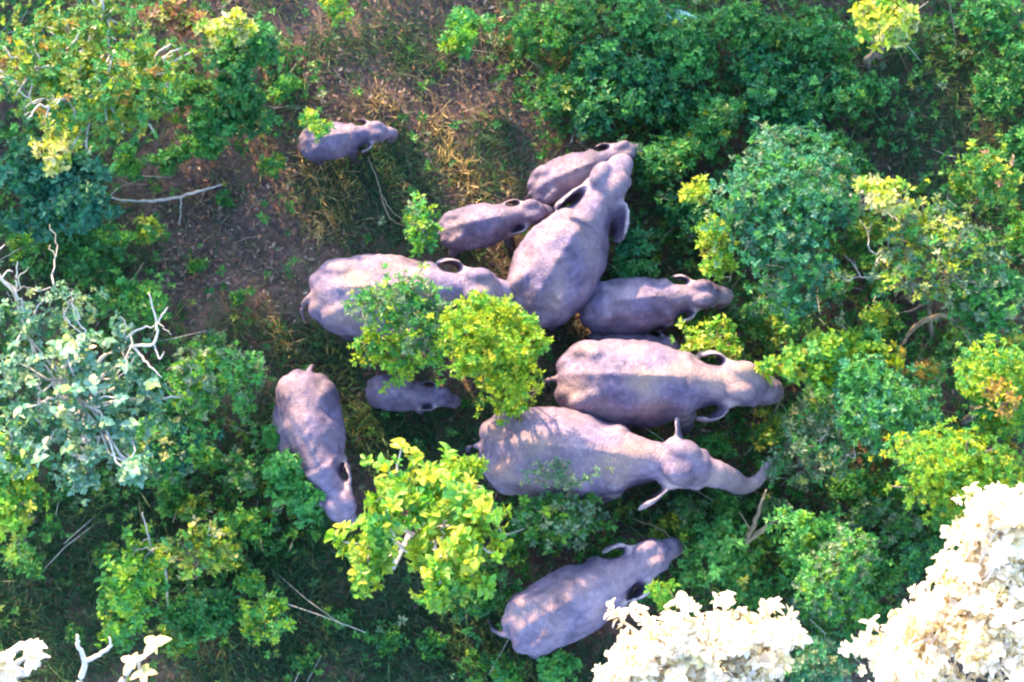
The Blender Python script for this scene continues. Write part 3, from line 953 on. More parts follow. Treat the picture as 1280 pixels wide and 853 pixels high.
# among the herd
plant('small_tree', 'dense round yellow green tree between the two rows of elephants', 'tree', 612, 420, 58, 62, 3.0, .75, .085, 'lime', nl=11, clumps=760, k=9, lobe=.46, fill=.5, base=(600, 440), twigs=50, accents=(('bright', .35),), lobes=[(606, 392, 24), (584, 414, 28), (636, 410, 28), (616, 446, 34), (656, 428, 20), (590, 446, 24), (644, 456, 24)])
plant('sapling', 'lower yellow green shoot hanging off the dense round tree', 'sapling', 636, 492, 28, 26, 2.0, .3, .085, 'lime', nl=4, clumps=110, k=8, base=(630, 480), accents=(('bright', .3),), lobes=[(630, 488, 22), (642, 504, 16), (618, 478, 16)])
plant('leafy_sapling', 'grey green leafy sapling spreading over an elephant back', 'sapling', 512, 388, 66, 50, 2.8, .4, .10, 'green', nl=11, clumps=240, k=7, lobe=.36, fill=.75, base=(520, 450), accents=(('grey', .4), ('bright', .15)), twigs=80, lobes=[(520, 382, 34), (556, 398, 30), (484, 388, 28), (536, 420, 26), (450, 382, 20), (500, 362, 22)])
plant('sapling', 'bright green branch ends above the calf in deep shade', 'sapling', 496, 440, 56, 30, 2.3, .3, .11, 'bright', nl=8, clumps=110, k=7, lobe=.36, base=(520, 455), accents=(('lime', .3), ('green', .2)), lobes=[(480, 438, 26), (530, 436, 26), (458, 432, 16), (494, 460, 18), (552, 420, 18)])
plant('broadleaf_tree', 'bright yellow broad leaved tree before the elephant with a bent body', 'tree', 518, 660, 126, 98, 3.6, .6, .17, 'yellow', nl=18, clumps=170, k=8, lobe=.33, fill=.7, big=True, wr=.62, base=(545, 690), bark=M_PALEBARK, twigs=90, accents=(('bright', .42), ('green', .08)), lobes=[(492, 610, 28), (540, 602, 26), (568, 630, 28), (602, 640, 22), (594, 682, 24), (526, 646, 28), (530, 690, 22), (462, 686, 28), (456, 726, 20), (542, 732, 26), (582, 716, 20), (482, 650, 18)])
plant('sapling', 'yellow green shoot standing up beside the rump of the trunk-reaching elephant', 'sapling', 577, 582, 22, 24, 2.8, .25, .14, 'yellow', nl=3, clumps=26, k=8, big=True, base=(570, 600), accents=(('bright', .4),))
plant('sapling', 'light green sprigs beside the small elephant whose head rests on a flank', 'sapling', 528, 288, 22, 40, 1.4, .35, .11, 'green', nl=5, clumps=60, k=7, base=(515, 310), accents=(('bright', .4), ('grey', .2)), trunk_r=.015)
plant('open_shrub', 'straggling grey green shrub along the belly of the trunk-reaching elephant', 'shrub', 700, 640, 78, 44, 1.5, .45, .11, 'mid', nl=13, clumps=210, k=7, lobe=.32, fill=.8, twigs=110, accents=(('grey', .4), ('bright', .1)), stems=4)
plant('sapling', 'thin wispy sprigs rising over the side of the trunk-reaching elephant', 'sapling', 722, 592, 74, 26, 2.5, .25, .075, 'grey', nl=10, clumps=70, k=5, lobe=.3, fill=.9, base=(700, 650), trunk_r=.018, twigs=60)
plant('leafy_bush', 'low dark bush in the gap below the broad elephant chest', 'bush', 794, 336, 38, 17, .8, .35, .11, 'dark', nl=5, clumps=80, k=7, accents=(('green', .25),))
plant('leafy_bush', 'dark green bush beside the far side of the broad elephant', 'bush', 790, 306, 20, 26, .9, .35, .11, 'deep', nl=4, clumps=50, k=7)
plant('sapling', 'yellow green sprigs above the head of the largest elephant', 'sapling', 902, 428, 42, 22, 1.6, .3, .11, 'bright', nl=6, clumps=56, k=7, accents=(('yellow', .4),), base=(900, 425))
plant('leafy_bush', 'fresh green bush against the side of the elephant with a bent body', 'bush', 368, 598, 38, 52, 1.2, .5, .13, 'green', nl=7, clumps=170, k=9, lobe=.48, big=True)
plant('leafy_bush', 'small green tuft against the haunch of the elephant with a bent body', 'bush', 362, 548, 24, 20, 1.0, .3, .11, 'green', nl=4, clumps=50, k=8, accents=(('bright', .2),))
plant('leafy_bush', 'green bush touching the rump of the elephant standing alone', 'bush', 684, 832, 30, 22, .9, .35, .11, 'green', nl=5, clumps=80, k=8)
plant('leafy_bush', 'dark green bush between the broad leaved tree and the elephant standing alone', 'bush', 610, 738, 52, 42, .8, .45, .11, 'dark', nl=8, clumps=190, k=8, accents=(('mid', .5),))
# left and lower left
plant('leafy_bush', 'light green bush beside the bare white branches', 'bush', 246, 474, 44, 50, 1.9, .6, .10, 'green', nl=8, clumps=210, k=8, lobe=.45, accents=(('bright', .25), ('grey', .3)), stick=2)
plant('leafy_bush', 'slim light green bush at the edge of the bare brown ground', 'bush', 312, 486, 22, 44, 1.2, .5, .10, 'green', nl=5, clumps=90, k=7, accents=(('grey', .3),))
plant('leafy_bush', 'green bush below the large pale blue leaves', 'bush', 196, 556, 64, 46, 1.5, .6, .11, 'green', nl=9, clumps=260, k=8, lobe=.42, accents=(('grey', .25), ('teal', .3), ('paleyellow', .04)))
plant('leafy_bush', 'yellow green bush hugging the left edge below the large pale blue leaves', 'bush', 6, 628, 38, 84, 2.4, .6, .12, 'bright', nl=8, clumps=240, k=8, big=True, accents=(('yellow', .3), ('green', .3)))
plant('open_shrub', 'open shrub with small yellow leaves and forked bare twigs over dark grass', 'shrub', 232, 686, 52, 52, 1.8, .5, .10, 'olive', nl=10, clumps=130, k=6, lobe=.34, fill=.8, wr=.65, twigs=70, accents=(('yellow', .4), ('paleyellow', .08)), stems=4, stick=2)
plant('leafy_bush', 'yellow green bush beside the open shrub with small yellow leaves', 'bush', 162, 742, 36, 62, 1.5, .5, .12, 'bright', nl=8, clumps=180, k=8, big=True, accents=(('green', .45), ('yellow', .12)))
plant('leafy_bush', 'dark green bush near the yellow green bush over dark grass', 'bush', 258, 770, 46, 34, .9, .4, .12, 'dark', nl=7, clumps=130, k=8, big=True, accents=(('green', .45),))
plant('sapling', 'yellow green weed standing in the dark grass below the broad leaved tree', 'sapling', 334, 784, 36, 36, 1.1, .35, .11, 'bright', nl=6, clumps=70, k=7, accents=(('yellow', .3), ('green', .4)))
plant('leafy_bush', 'small round green bush in the dark grass near the open yellow shrub', 'bush', 312, 722, 18, 16, .7, .25, .12, 'green', nl=4, clumps=34, k=8, big=True, accents=(('bright', .3),))
plant('leafy_bush', 'dark bush in the shade behind the large pale blue leaves', 'bush', 96, 318, 70, 36, .9, .4, .13, 'dark', nl=7, clumps=130, k=8, accents=(('mid', .2),))
plant('leafy_bush', 'green sprigs between the bare brown ground and the bare white branches', 'bush', 170, 380, 44, 34, 1.0, .4, .12, 'mid', nl=6, clumps=90, k=7, accents=(('green', .3),))

# smaller bushes, told apart by their tint and the things they grow beside
MARKS = [(930, 10, 'pale blue green blades'), (1112, 22, 'bright yellow young sapling'), (985, 262, 'tall blue green bush'), (785, 200, 'head of the broad elephant'),
         (580, 44, 'small bush on the brown bank'), (1160, 330, 'tangle of bare branches'), (1238, 232, 'green and yellow bush'), (700, 215, 'dark half-grown elephant'),
         (430, 168, 'lone small elephant'), (115, 78, 'olive tree'), (72, 238, 'dark teal bush'), (312, 82, 'dark bush with the pale tuft'), (200, 250, 'long fallen branch'),
         (600, 280, 'small elephant touching a flank'), (820, 385, 'half-grown elephant'), (930, 480, 'largest elephant'), (890, 590, 'reaching trunk'), (1046, 452, 'yellow green bush'),
         (1186, 592, 'lime green feathery tree'), (1046, 716, 'bush between the white crowns'), (1196, 762, 'widest white crown'), (862, 815, 'smaller white crown'), (740, 745, 'elephant standing alone'),
         (520, 660, 'broad leaved yellow tree'), (420, 560, 'elephant with a bent body'), (92, 490, 'large blue green leaves'), (232, 686, 'open yellow shrub'), (162, 742, 'yellow green bush over dark grass'),
         (14, 830, 'few big pale leaves'), (334, 784, 'yellow green weed'), (246, 474, 'light green bush'), (944, 655, 'dead forked wood'), (610, 738, 'dark bush by the yellow tree'), (700, 640, 'straggling shrub at the belly')]
USED = set()


def near_label(look, x, y):
    m = sorted(MARKS, key=lambda q: math.hypot(q[0] - x, q[1] - y))
    for a, b in ((0, 1), (0, 2), (1, 2), (0, 3), (1, 3), (2, 3)):
        l = '%s bush between %s and %s' % (look, m[a][2], m[b][2])
        if l not in USED and len(l.split()) <= 16: break
    USED.add(l)
    return l


UB = [(708, 34, 44), (748, 78, 50), (792, 26, 48), (806, 120, 54), (864, 62, 54), (700, 128, 34), (884, 150, 50), (930, 34, 46), (946, 104, 48),
      (836, 196, 46), (856, 262, 34), (1020, 58, 46), (1006, 130, 44), (1066, 108, 44), (1040, 186, 40), (1232, 30, 44), (1246, 112, 46), (744, 150, 36), (652, 40, 26), (1090, 40, 34), (1280, 190, 40), (960, 170, 36), (1280, 60, 40)]
for i, (x, y, r) in enumerate(UB):
    pal, look, acc = [('dark', 'low dark green', (('mid', .35), ('green', .14))), ('deep', 'low teal tinted dark', (('green', .2), ('dark', .3))), ('dark', 'low mixed green', (('green', .45), ('yellow', .04)))][(i * 7 + i // 3) % 3]
    plant('undergrowth_bush', near_label(look, x, y), 'bush', x, y, r, r * .85, .55, .45, .105, pal, nl=8, clumps=int(r * r * .085), k=7, lobe=.46, stems=3, twigs=14, accents=acc, group='dark bushes beyond the herd')
WB = [(36, 700, 26), (640, 846, 24), (250, 640, 24), (300, 590, 26), (306, 660, 26), (840, 660, 28), (860, 640, 22), (944, 740, 30), (940, 690, 26), (1090, 640, 30), (1060, 610, 28),
      (1080, 770, 26), (1120, 660, 26), (210, 200, 26), (166, 196, 24), (190, 290, 22), (230, 120, 34), (256, 190, 24), (340, 206, 20), (330, 40, 22),
      (350, 110, 22), (960, 420, 30), (940, 400, 24), (990, 400, 28),
      (1100, 400, 26), (1040, 360, 22), (1090, 330, 24), (870, 420, 20), (970, 640, 26), (890, 560, 22), (1180, 650, 26), (1236, 640, 22), (770, 690, 22), (640, 680, 26),
      (1080, 290, 30), (1220, 310, 30), (1280, 290, 30), (1270, 430, 26), (1190, 440, 30), (1150, 540, 30), (960, 540, 26), (1020, 510, 26), (910, 640, 24), (990, 720, 26), (1000, 770, 24),
      (1100, 720, 28), (1120, 610, 24), (290, 700, 24), (210, 620, 26), (260, 570, 24), (220, 800, 26), (260, 430, 22), (140, 300, 24), (30, 300, 24)]
for i, (x, y, r) in enumerate(WB):
    pal, look, acc = [('mid', 'small mid green', (('dark', .3), ('green', .2), ('olive', .1))), ('green', 'small fresh green', (('mid', .3), ('bright', .2))), ('olive', 'small olive', (('mid', .35), ('yellow', .15))), ('grey', 'small grey green', (('green', .3), ('mid', .2)))][(i * 5 + i // 4) % 4]
    plant('weedy_bush', near_label(look, x, y), 'bush', x, y, r, r * .85, .45, .34, .095, pal, nl=6, clumps=int(r * r * .085) + 8, k=7, lobe=.48, stems=3, twigs=8, accents=acc, group='weedy bushes around the herd')

for (x, y, r) in [(420, 772, 22), (486, 800, 24), (546, 806, 26), (592, 834, 26), (446, 736, 16), (384, 826, 22), (92, 800, 18), (62, 664, 18), (128, 692, 18), (520, 560, 14), (660, 470, 12), (300, 372, 14), (250, 330, 12), (280, 250, 12)]:
    plant('low_weed', near_label('small dark low', x, y), 'bush', x, y, r, r * .85, .22, .18, .085, 'dark', nl=6, clumps=int(r * r * .05) + 8, k=7, lobe=.42, fill=.8, stems=3, twigs=6, accents=(('mid', .3), ('bright', .08)), group='low weeds in the dark grass')

# sun streaks on the ground shaped as bright grass along the sun's bearing
for (x, y, n_, lab) in [(578, 214, 90, 'large sun streak made of golden grass beside the small touching elephant'), (596, 244, 60, 'sun streak made of golden grass just above the small touching elephant'), (432, 246, 60, 'sun streak made of golden grass below the lone small elephant'),
                        (414, 214, 46, 'pale sun streak made of grass at the feet of the lone small elephant'), (392, 280, 50, 'sun patch made of grass on the brown ground left of the golden streak'), (546, 152, 50, 'small sun patch made of grass on the brown bank above the herd'), (640, 226, 40, 'sun patch made of grass behind the dark half-grown elephant'), (1010, 46, 40, 'tawny sun patch made of grass in the dark undergrowth'), (1070, 96, 40, 'tawny sun patch made of grass below the bright yellow sapling'),
                        (640, 60, 50, 'sun patch made of grass at the top of the brown bank'), (350, 420, 40, 'sun patch made of grass behind the rump of the elephant under the sapling'),
                        (400, 236, 60, 'sun streak made of grass running down from the lone small elephant'), (424, 270, 60, 'sun streak made of grass ending above the elephant under the sapling'), (386, 208, 40, 'sun streak made of grass by the tail of the lone small elephant'), (560, 190, 60, 'sun streak made of golden grass leading down the brown bank'),
                        (478, 130, 40, 'sun patch made of grass behind the head of the lone small elephant')]:
    c = at(x, y, .15); n_ = int(n_ * 1.6)
    p_ = np.tile(c, (n_, 1)); p_[:, :2] += rng.normal(0, .14, (n_, 1)) * np.array([[.43, -.9]]) * 1.2 + rng.normal(0, .07, (n_, 2)); p_[:, 2] = gz(p_[:, 0], p_[:, 1])
    D = rng.normal(0, .55, (n_, 3)); D[:, 2] = rng.uniform(.3, 1, n_)
    Nn = rng.normal(0, .6, (n_, 3)) + SUNV * 1.2
    V, F, C = leaf_geo(p_, D, Nn, rng.uniform(.12, .38, n_), rng.uniform(.007, .020, n_), pick('sun_straw', n_) * rng.uniform(.9, 1.3, (n_, 1)), True)
    o = link('sun_streak_grass', np_mesh('sun_streak_grass', V - c, F, C), M_DRY); o.location = c
    tag(o, lab, 'dry grass', 'grass tufts standing in for sun streaks')

# pale agave-like blades at the top edge
c = at(836, 2, .5)
root = empty('blade_plant', (c[0], c[1], float(gz(c[0], c[1]))))
tag(root, 'pale blue green upright blades at the top edge of the undergrowth', 'plant')
M_BLADE, _t, _b = new_mat('pale_blade'); _b.inputs['Base Color'].default_value = (.18, .42, .40, 1); _b.inputs['Roughness'].default_value = .4
for i in range(5):
    a = -1.9 + i * .35; l = random.uniform(.5, .75)
    d = np.array([math.cos(a) * .5, math.sin(a) * .5, 1.0]); d /= np.linalg.norm(d)
    P = np.array([d * l * t + np.array([math.cos(a), math.sin(a), -.6]) * .25 * t * t for t in np.linspace(0, 1, 7)])
    v, f = tube(P, [(.05 * math.sin(.5 + 2.6 * t) + .004, .008) for t in np.linspace(0, 1, 7)], 8)
    link('blade', np_mesh('blade', v, f, smooth=True), M_BLADE, root)

# ------------------------------------------------------------------ large leaved trees in full sun; each leaf an object
BLOWN_CREAM = [(0, (.78, .70, .60)), (.35, (.86, .79, .72)), (.75, (.89, .82, .78)), (.93, (.74, .70, .48)), (1, (.74, .48, .42))]  # pale leaf colour raised near white to paint the sun's overexposure
M_BLOWN_CREAM = leaf_material('blown_pale_leaf', BLOWN_CREAM, rough=.5, transl=.3)
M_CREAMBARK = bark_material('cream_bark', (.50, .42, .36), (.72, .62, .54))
L_BLOWN_CREAM = big_leaf_meshes(6, M_BLOWN_CREAM)
PALEBLUE = [(0, (.09, .24, .16)), (.25, (.18, .34, .25)), (.45, (.09, .28, .11)), (.65, (.26, .40, .30)), (.8, (.30, .44, .10)), (.92, (.48, .48, .24)), (1, (.62, .56, .40))]
M_PALEBLUE = leaf_material('blue_green_leaf', PALEBLUE, rough=.42, transl=.3)
L_BLUE = big_leaf_meshes(6, M_PALEBLUE, True)


def big_leaf_tree(name, label, px, py, rpx, rpy, z, th, leaf, meshes, n_shoots, k, bark, pal, base=None, nl=9, lobe=.4, under=80, limit=290, stick=0, el=(-.15, .6), wr=.6, zmin=-.1, lobes=None):
    root, c, r, g, sh = plant(name, label, 'tree', px, py, rpx, rpy, z, th, leaf * .8, pal, nl=nl, clumps=under, k=7, wr=wr, big=True, base=base, lobe=lobe, fill=.8, bark=bark, twigs=60, stick=stick, lobes=lobes)
    top = sh[np.argsort(-sh[:, 2] + rng.normal(0, .25, len(sh)))]
    C = top[:n_shoots] + np.array([0, 0, .05])
    A = (C - c) / r * .7 + np.array([0, 0, .8]) + SUNV * .9      # blades turned to the light
    scatter_big(root, g, C, A, k, leaf, meshes, el, limit)
    bs = [(wiggle(c - [0, 0, th * .4], p, 5, .08), np.linspace(.03, .008, 5)) for p in C[::2]]
    V, F = tubes(bs)
    link('twigs', np_mesh('twigs', V - g, F, smooth=True), bark, root)
    return root


big_leaf_tree('pale_leaved_tree', 'widest blown white crown of big pale leaves, catching full sun', 1190, 760, 150, 156, 6.6, .9, .18, L_BLOWN_CREAM, 58, 5, M_CREAMBARK, 'blown_cream', base=(1230, 800), under=520, lobes=[(1256, 656, 44), (1222, 706, 46), (1192, 752, 42), (1256, 760, 56), (1112, 812, 34), (1160, 820, 40), (1228, 826, 56), (1084, 800, 18), (1152, 764, 18), (1290, 700, 50), (1290, 800, 60), (1130, 846, 40), (1250, 630, 22)])
big_leaf_tree('pale_leaved_tree', 'smaller blown white crown of pale leaves below the elephant standing alone', 862, 818, 158, 76, 6.2, .8, .175, L_BLOWN_CREAM, 58, 5, M_CREAMBARK, 'blown_cream', base=(880, 870), under=340, lobes=[(812, 812, 34), (850, 792, 28), (900, 798, 38), (950, 790, 28), (978, 794, 18), (784, 838, 28), (846, 846, 40), (920, 848, 42), (758, 858, 20), (964, 830, 24)])
big_leaf_tree('pale_leaved_tree', 'few big pale leaves with bare pink white branches over dark grass', 16, 832, 44, 44, 6.4, .4, .18, L_BLOWN_CREAM, 14, 4, M_CREAMBARK, 'blown_cream', base=(-20, 880), nl=4, lobe=.4, under=8)
big_leaf_tree('large_leaved_tree', 'tree with large pale blue green leaves and bare white branches', 92, 490, 128, 150, 3.6, .8, .125, L_BLUE, 58, 5, M_PALEBARK, 'silver', base=(60, 520), nl=22, lobe=.27, under=400, stick=5, lobes=[(36, 402, 34), (92, 396, 30), (150, 428, 26), (28, 468, 40), (98, 458, 40), (158, 478, 30), (58, 536, 40), (128, 540, 40), (192, 498, 20), (100, 594, 30), (16, 556, 34), (164, 586, 20)])


def bare_branch(name, label, cat, polys, mat, group=None):
    """polys: pixel polylines with a height and a radius for each point"""
    g = at(*polys[0][0][:3]); g = np.array([g[0], g[1], float(gz(g[0], g[1]))])
    parts = []
    for P in polys:
        W = np.array([at(a, b, z) for a, b, z, r in P]); rr = np.array([r for *_, r in P])
        n = 4 * len(P)
        S_ = spline(W, n); S_[1:-1] += rng.normal(0, .006, (n - 2, 3))
        parts.append(tube(S_, np.interp(np.linspace(0, 1, n), np.linspace(0, 1, len(P)), rr), 7))
    V, F = join(parts)
    o = link(name, np_mesh(name, V - g, F, smooth=True), mat)
    o.location = g
    return tag(o, label, cat, group)


bare_branch('dead_branch', 'bare white forked branch sticking out past the large pale blue leaves', 'branch',
            [[(110, 470, .3, 0.0300), (130, 445, 2.2, 0.0240), (165, 432, 3.6, 0.0204), (192, 430, 4.0, 0.0180), (196, 405, 4.2, 0.0144), (186, 366, 4.4, 0.0072)],
             [(196, 405, 4.2, 0.0120), (204, 392, 4.3, 0.0096), (210, 384, 4.4, 0.0048)], [(165, 432, 3.6, 0.0180), (182, 452, 3.8, 0.0144), (202, 472, 3.8, 0.0072)],
             [(192, 430, 4.0, 0.0120), (200, 448, 4.0, 0.0096), (205, 440, 4.1, 0.0048)], [(150, 436, 3.2, 0.0120), (158, 408, 3.8, 0.0072), (150, 396, 3.9, 0.0042)]], M_CREAMBARK)
bare_branch('dead_branch', 'bare white twisted twigs at the left edge above the pale blue leaves', 'branch',
            [[(30, 420, .2, 0.0300), (20, 372, 3.0, 0.0210), (0, 345, 4.2, 0.0168), (-6, 320, 4.5, 0.0120), (6, 306, 4.6, 0.0060)], [(20, 372, 3.2, 0.0150), (20, 348, 4.2, 0.0108), (22, 328, 4.5, 0.0048)],
             [(2, 347, 4.2, 0.0120), (10, 338, 4.4, 0.0084), (16, 340, 4.4, 0.0042)]], M_CREAMBARK)
bare_branch('dead_branch', 'bare pink white forked branch beside the few big pale leaves', 'branch',
            [[(70, 880, 0, 0.0525), (95, 862, 5.2, 0.0413), (106, 828, 6.2, 0.0338), (98, 808, 6.4, 0.0263), (96, 794, 6.5, 0.0150)], [(106, 828, 6.2, 0.0300), (128, 816, 6.4, 0.0240), (138, 808, 6.5, 0.0195), (137, 797, 6.6, 0.0105)]], M_CREAMBARK)
tipb = bare_branch('dead_branch', 'pale branch tip ending in a few broad leaves at the bottom edge', 'branch',
            [[(130, 890, 0, 0.0450), (150, 856, 5.0, 0.0375), (166, 832, 6.0, 0.0300), (184, 818, 6.2, 0.0225), (198, 806, 6.3, 0.0105)], [(172, 828, 6.0, 0.0225), (178, 842, 6.1, 0.0090)]], M_CREAMBARK)
M_TIP = leaf_material('tip_leaf', [(0, (.50, .52, .20)), (.5, (.66, .62, .30)), (1, (.74, .60, .48))], rough=.5, transl=.3)
L_TIP = big_leaf_meshes(3, M_TIP)
scatter_big(tipb, np.array(tipb.location), [at(196, 806, 6.3), at(180, 842, 6.1), at(166, 830, 6.0)], [SUNV + np.array([0, 0, 1.0])] * 3, 5, .17, L_TIP)
bare_branch('dead_branch', 'pale tan forked dead wood lying past the reaching trunk', 'branch',
            [[(918, 700, .5, .05), (934, 672, 1.0, .045), (944, 652, 1.2, .035), (952, 628, 1.4, .02), (958, 612, 1.5, .01)], [(930, 680, .9, .045), (956, 660, 1.2, .035), (984, 640, 1.4, .018)],
             [(938, 664, 1.1, .02), (930, 650, 1.2, .012), (924, 640, 1.25, .006)]], M_TANWOOD)
bare_branch('dead_branch', 'long pale fallen branch on the bare ground below the olive tree', 'branch',
            [[(128, 246, .12, .012), (160, 251, .10, .020), (200, 251, .08, .024), (240, 242, .10, .022), (262, 236, .12, .018), (279, 230, .14, .010)], [(226, 246, .1, .012), (226, 268, .06, .008), (224, 282, .04, .005)]], M_PALEBARK)
bare_branch('fallen_twig', 'thin forked twig lying below the lone small elephant', 'branch',
            [[(460, 196, .25, .006), (470, 222, .15, .009), (478, 250, .1, .011), (488, 274, .06, .010), (508, 284, .05, .006)], [(474, 238, .14, .009), (488, 262, .10, .009), (512, 280, .06, .005)]], M_TANWOOD)
bare_branch('dead_branch', 'arched tan dead branch below the tangle of bare branches', 'branch',
            [[(1128, 430, .8, .02), (1144, 408, 1.3, .035), (1166, 397, 1.5, .038), (1190, 393, 1.6, .03), (1240, 388, 1.4, .014)], [(1186, 394, 1.6, .02), (1202, 412, 1.4, .012), (1216, 432, 1.2, .007)]], M_TANWOOD)
bare_branch('dead_branch', 'branching grey stem in the middle of the tangle of bare branches', 'branch',
            [[(1166, 430, .1, .03), (1162, 390, 1.2, .03), (1164, 365, 1.6, .026), (1176, 340, 1.9, .022), (1188, 318, 2.1, .014), (1200, 296, 2.2, .007)], [(1163, 376, 1.5, .02), (1140, 388, 1.5, .014), (1124, 392, 1.5, .007)],
             [(1166, 360, 1.6, .018), (1144, 368, 1.6, .012), (1130, 374, 1.6, .006)], [(1172, 346, 1.8, .018), (1150, 352, 1.8, .012), (1130, 352, 1.8, .006)], [(1180, 334, 2.0, .014), (1164, 312, 2.1, .010), (1140, 322, 2.1, .005)]], M_BARK)
bare_branch('dead_branch', 'thin arched twig beside the broad leaved yellow tree', 'branch',
            [[(640, 700, .3, .014), (628, 668, .9, .016), (618, 640, 1.0, .014), (606, 612, 1.0, .010), (588, 604, .9, .005)], [(628, 668, .9, .012), (650, 664, 1.0, .010), (664, 652, 1.0, .005)]], M_PALEBARK)
bare_branch('dead_branch', 'thin straight twig pointing at the head of the elephant standing alone', 'branch',
            [[(790, 648, .6, .008), (826, 662, .9, .012), (846, 682, 1.0, .010), (868, 708, 1.0, .005)]], M_TANWOOD)
bare_branch('dead_branch', 'forked bare twig above the dark grass beside the open yellow shrub', 'branch',
            [[(210, 760, .2, .014), (206, 710, 1.2, .018), (192, 694, 1.5, .016), (184, 664, 1.7, .012), (178, 640, 1.8, .006)], [(192, 694, 1.5, .012), (180, 712, 1.4, .006)], [(186, 672, 1.6, .010), (168, 684, 1.6, .006)]], M_PALEBARK)

# ------------------------------------------------------------------ ground cover nobody could count
def field(px, py, blobs):
    d = np.zeros(len(px))
    for x, y, rx, ry, wgt in blobs:
        q = ((px - x) / rx) ** 2 + ((py - y) / ry) ** 2
        d = np.maximum(d, wgt * np.clip(1.35 - q, 0, 1)) if wgt > 0 else np.where(q < 1.0, d * (1 + wgt), d)
    return d


def ground_points(n, blobs, base=0.0, patch=.5):
    P = np.stack([rng.uniform(-11, 11, n), rng.uniform(-8.5, 9.5, n)], 1)
    z = gz(P[:, 0], P[:, 1])
    P = np.column_stack([P, z])
    x, y = to_px(P)
    pn = .5 + .5 * np.sin(P[:, 0] * 2.1 + np.sin(P[:, 1] * 1.7) * 2) * np.cos(P[:, 1] * 2.6 + np.sin(P[:, 0] * 1.3) * 2)
    dens = np.maximum(base, field(x, y, blobs)) * (1 - patch + patch * 1.6 * pn)
    return P[rng.random(n) < dens]


UNDER = [(1060, 300, 300, 420, .9), (800, 80, 190, 130, 1.0), (1080, 90, 260, 150, 1.0), (1100, 560, 240, 240, .9), (950, 740, 160, 160, .9), (100, 520, 180, 160, .9), (60, 220, 130, 100, .9),
         (240, 710, 110, 90, .6), (100, 60, 200, 120, .9), (300, 110, 90, 80, .9), (640, 740, 90, 50, .6), (360, 600, 60, 100, .8), (700, 650, 120, 50, .8), (880, 380, 60, 60, .8),
         (-60, 400, 100, 600, .9), (1340, 400, 100, 600, .9), (640, 930, 700, 60, .8), (640, -60, 700, 50, .7), (1160, 150, 110, 80, -.75), (90, 710, 80, 70, -.8), (440, 800, 130, 60, -.8), (540, 200, 130, 110, -.9)]
p = ground_points(46000, UNDER, base=.05)
A = rng.normal(0, .3, p.shape); A[:, 2] = 1
h = rng.uniform(.03, .42, len(p))
C0 = p + np.column_stack([np.zeros((len(p), 2)), h])
sel = rng.random(len(p))
gs, lo = [], 0
for pa, sh, sz in (('dark', .42, .075), ('mid', .30, .08), ('green', .08, .075), ('olive', .12, .07), ('grey', .08, .07)):
    q = (sel >= lo) & (sel < lo + sh); lo += sh
    gs.append(rosettes(C0[q], A[q], 7, sz, .5, pa, (-.1, .8)))
V, F, C = cat_geo(gs)
tag(link('undergrowth', np_mesh('undergrowth', V, F, C), M_LEAF), 'low leafy undergrowth covering the forest floor around the herd', 'undergrowth', kind='stuff')

GRASS = [(100, 700, 150, 140, 1.0), (360, 770, 200, 130, 1.0), (60, 790, 120, 80, 1.0), (520, 540, 110, 60, .9), (540, 790, 140, 80, .9), (400, 470, 60, 60, .7), (470, 240, 90, 80, .9), (620, 200, 60, 60, .6), (480, 800, 160, 70, 1.0), (640, 530, 80, 60, .6),
         (840, 300, 60, 60, .6), (880, 640, 90, 60, .9), (300, 560, 80, 80, .7), (330, 430, 90, 40, .5), (500, 60, 110, 40, .4), (100, 330, 100, 40, .6), (660, 840, 200, 40, .9), (560, 300, 60, 40, .5),
         (1100, 660, 120, 50, .5), (1200, 150, 130, 120, .5), (720, 480, 60, 60, .5)]


def blades(p, k, lmin, lmax, wid, pal, lean):
    n = len(p) * k
    B = np.repeat(p, k, 0) + np.column_stack([rng.normal(0, .05, (n, 2)), np.zeros(n)])
    D = rng.normal(0, lean, (n, 3)); D[:, 2] = rng.uniform(.25, 1, n)
    Nn = rng.normal(0, 1, (n, 3)); Nn[:, 2] += 1.2
    L = rng.uniform(lmin, lmax, n)
    return leaf_geo(B, D, Nn, L, np.full(n, wid) * rng.uniform(.7, 1.3, n), pick(pal, n) * rng.uniform(.8, 1.2, (n, 1)))


p = ground_points(70000, GRASS, base=.04, patch=.3)
V, F, C = blades(p, 7, .12, .42, .016, 'grass', .8)
tag(link('grass', np_mesh('grass', V, F, C), M_LEAF), 'dark green grass lying over the shaded ground', 'grass', kind='stuff')
p = ground_points(15000, UNDER, base=.02)
V, F, C = blades(p, 4, .25, .75, .012, 'tallgrass', .7)
tag(link('tall_grass', np_mesh('tall_grass', V, F, C), M_LEAF), 'thin long grass growing up through the undergrowth', 'grass', kind='stuff')
DRY = [(330, 290, 200, 140, 1.0), (480, 120, 180, 120, 1.0), (600, 170, 100, 110, 1.0), (1120, 180, 120, 90, .6), (330, 410, 120, 70, .8), (1110, 640, 110, 60, .7), (240, 100, 60, 60, .5), (520, 30, 160, 50, .8)]
p = ground_points(18000, DRY, base=.08)
V, F, C = blades(p, 4, .08, .34, .013, 'drygrass', 1.3)
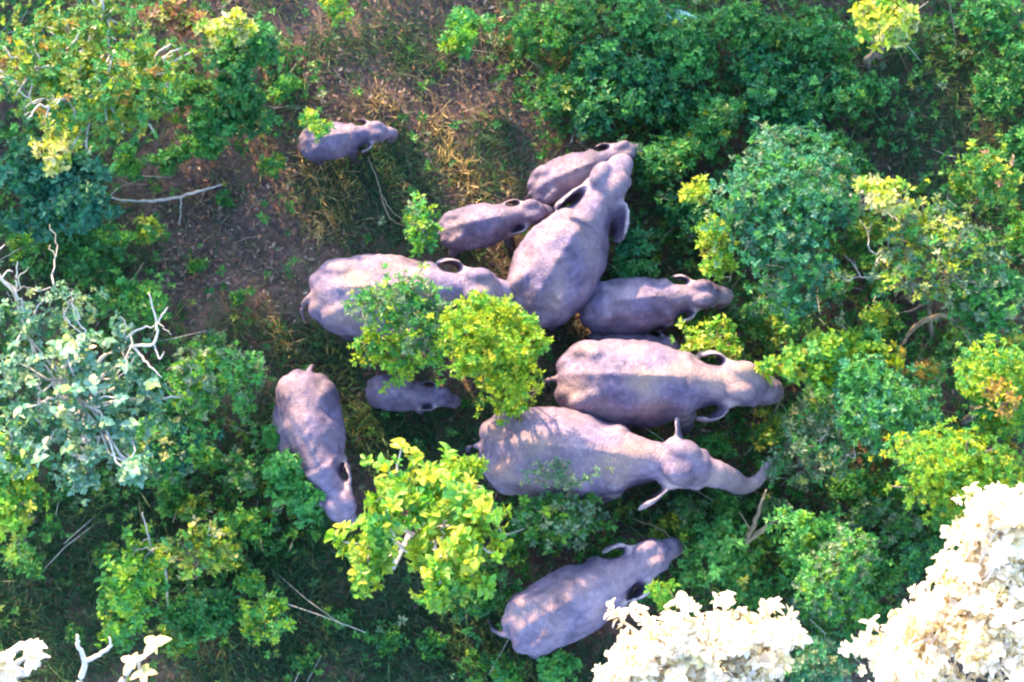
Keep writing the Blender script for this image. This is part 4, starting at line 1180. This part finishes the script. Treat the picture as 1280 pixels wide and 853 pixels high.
tag(link('dry_grass', np_mesh('dry_grass', V, F, C), M_DRY), 'brown dry grass trampled on the bare ground', 'dry grass', kind='stuff')
p = ground_points(80000, DRY, base=.45, patch=.3)
n = len(p)
D = rng.normal(0, 1, (n, 3)); D[:, 2] = rng.normal(0, .25, n)
Nn = rng.normal(0, .35, (n, 3)); Nn[:, 2] = 1
L = rng.uniform(.04, .13, n)
V, F, C = leaf_geo(p + np.column_stack([np.zeros((n, 2)), rng.uniform(.012, .05, n)]), D, Nn, L, L * .5, pick('litter', n) * rng.uniform(.7, 1.3, (n, 1)))
tag(link('leaf_litter', np_mesh('leaf_litter', V, F, C), M_DRY), 'brown fallen leaves littering the forest floor', 'leaf litter', kind='stuff')
p = ground_points(2600, DRY + [(640, 420, 900, 600, .45)], base=.2)
tw = []
for q in p:
    a = rng.uniform(0, 6.28); l = rng.uniform(.12, .6); r_ = rng.uniform(.003, .008)
    d = np.array([math.cos(a), math.sin(a), 0]) * l
    z0 = np.array([0, 0, rng.uniform(.015, .05)]); z1 = np.array([0, 0, rng.uniform(.02, .12)])
    tw.append(tube([q + z0, q + d * .5 + (z0 + z1) / 2 + rng.normal(0, .02, 3), q + d + z1], [r_, r_ * .8, r_ * .5], 4, cap=False))
V, F = join(tw)
tag(link('fallen_twigs', np_mesh('fallen_twigs', V, F), M_TANWOOD), 'thin dry twigs strewn over the forest floor', 'twigs', kind='stuff')
p = ground_points(1500, UNDER, base=.0)
tw = []
for q in p:
    d = rng.normal(0, .6, 3); d[2] = rng.uniform(.3, 1.0); d *= rng.uniform(.5, 1.1); r_ = rng.uniform(.004, .009)
    tw.append(tube([q, q + d * .5 + rng.normal(0, .04, 3), q + d], [r_, r_ * .8, r_ * .45], 4, cap=False))
V, F = join(tw)
tag(link('bare_stems', np_mesh('bare_stems', V, F), M_PALEBARK), 'thin pale leafless stems standing in the undergrowth', 'stems', kind='stuff')
print('triangles', sum(len(o.data.polygons) for o in bpy.data.objects if o.type == 'MESH'), 'objects', len(bpy.data.objects))
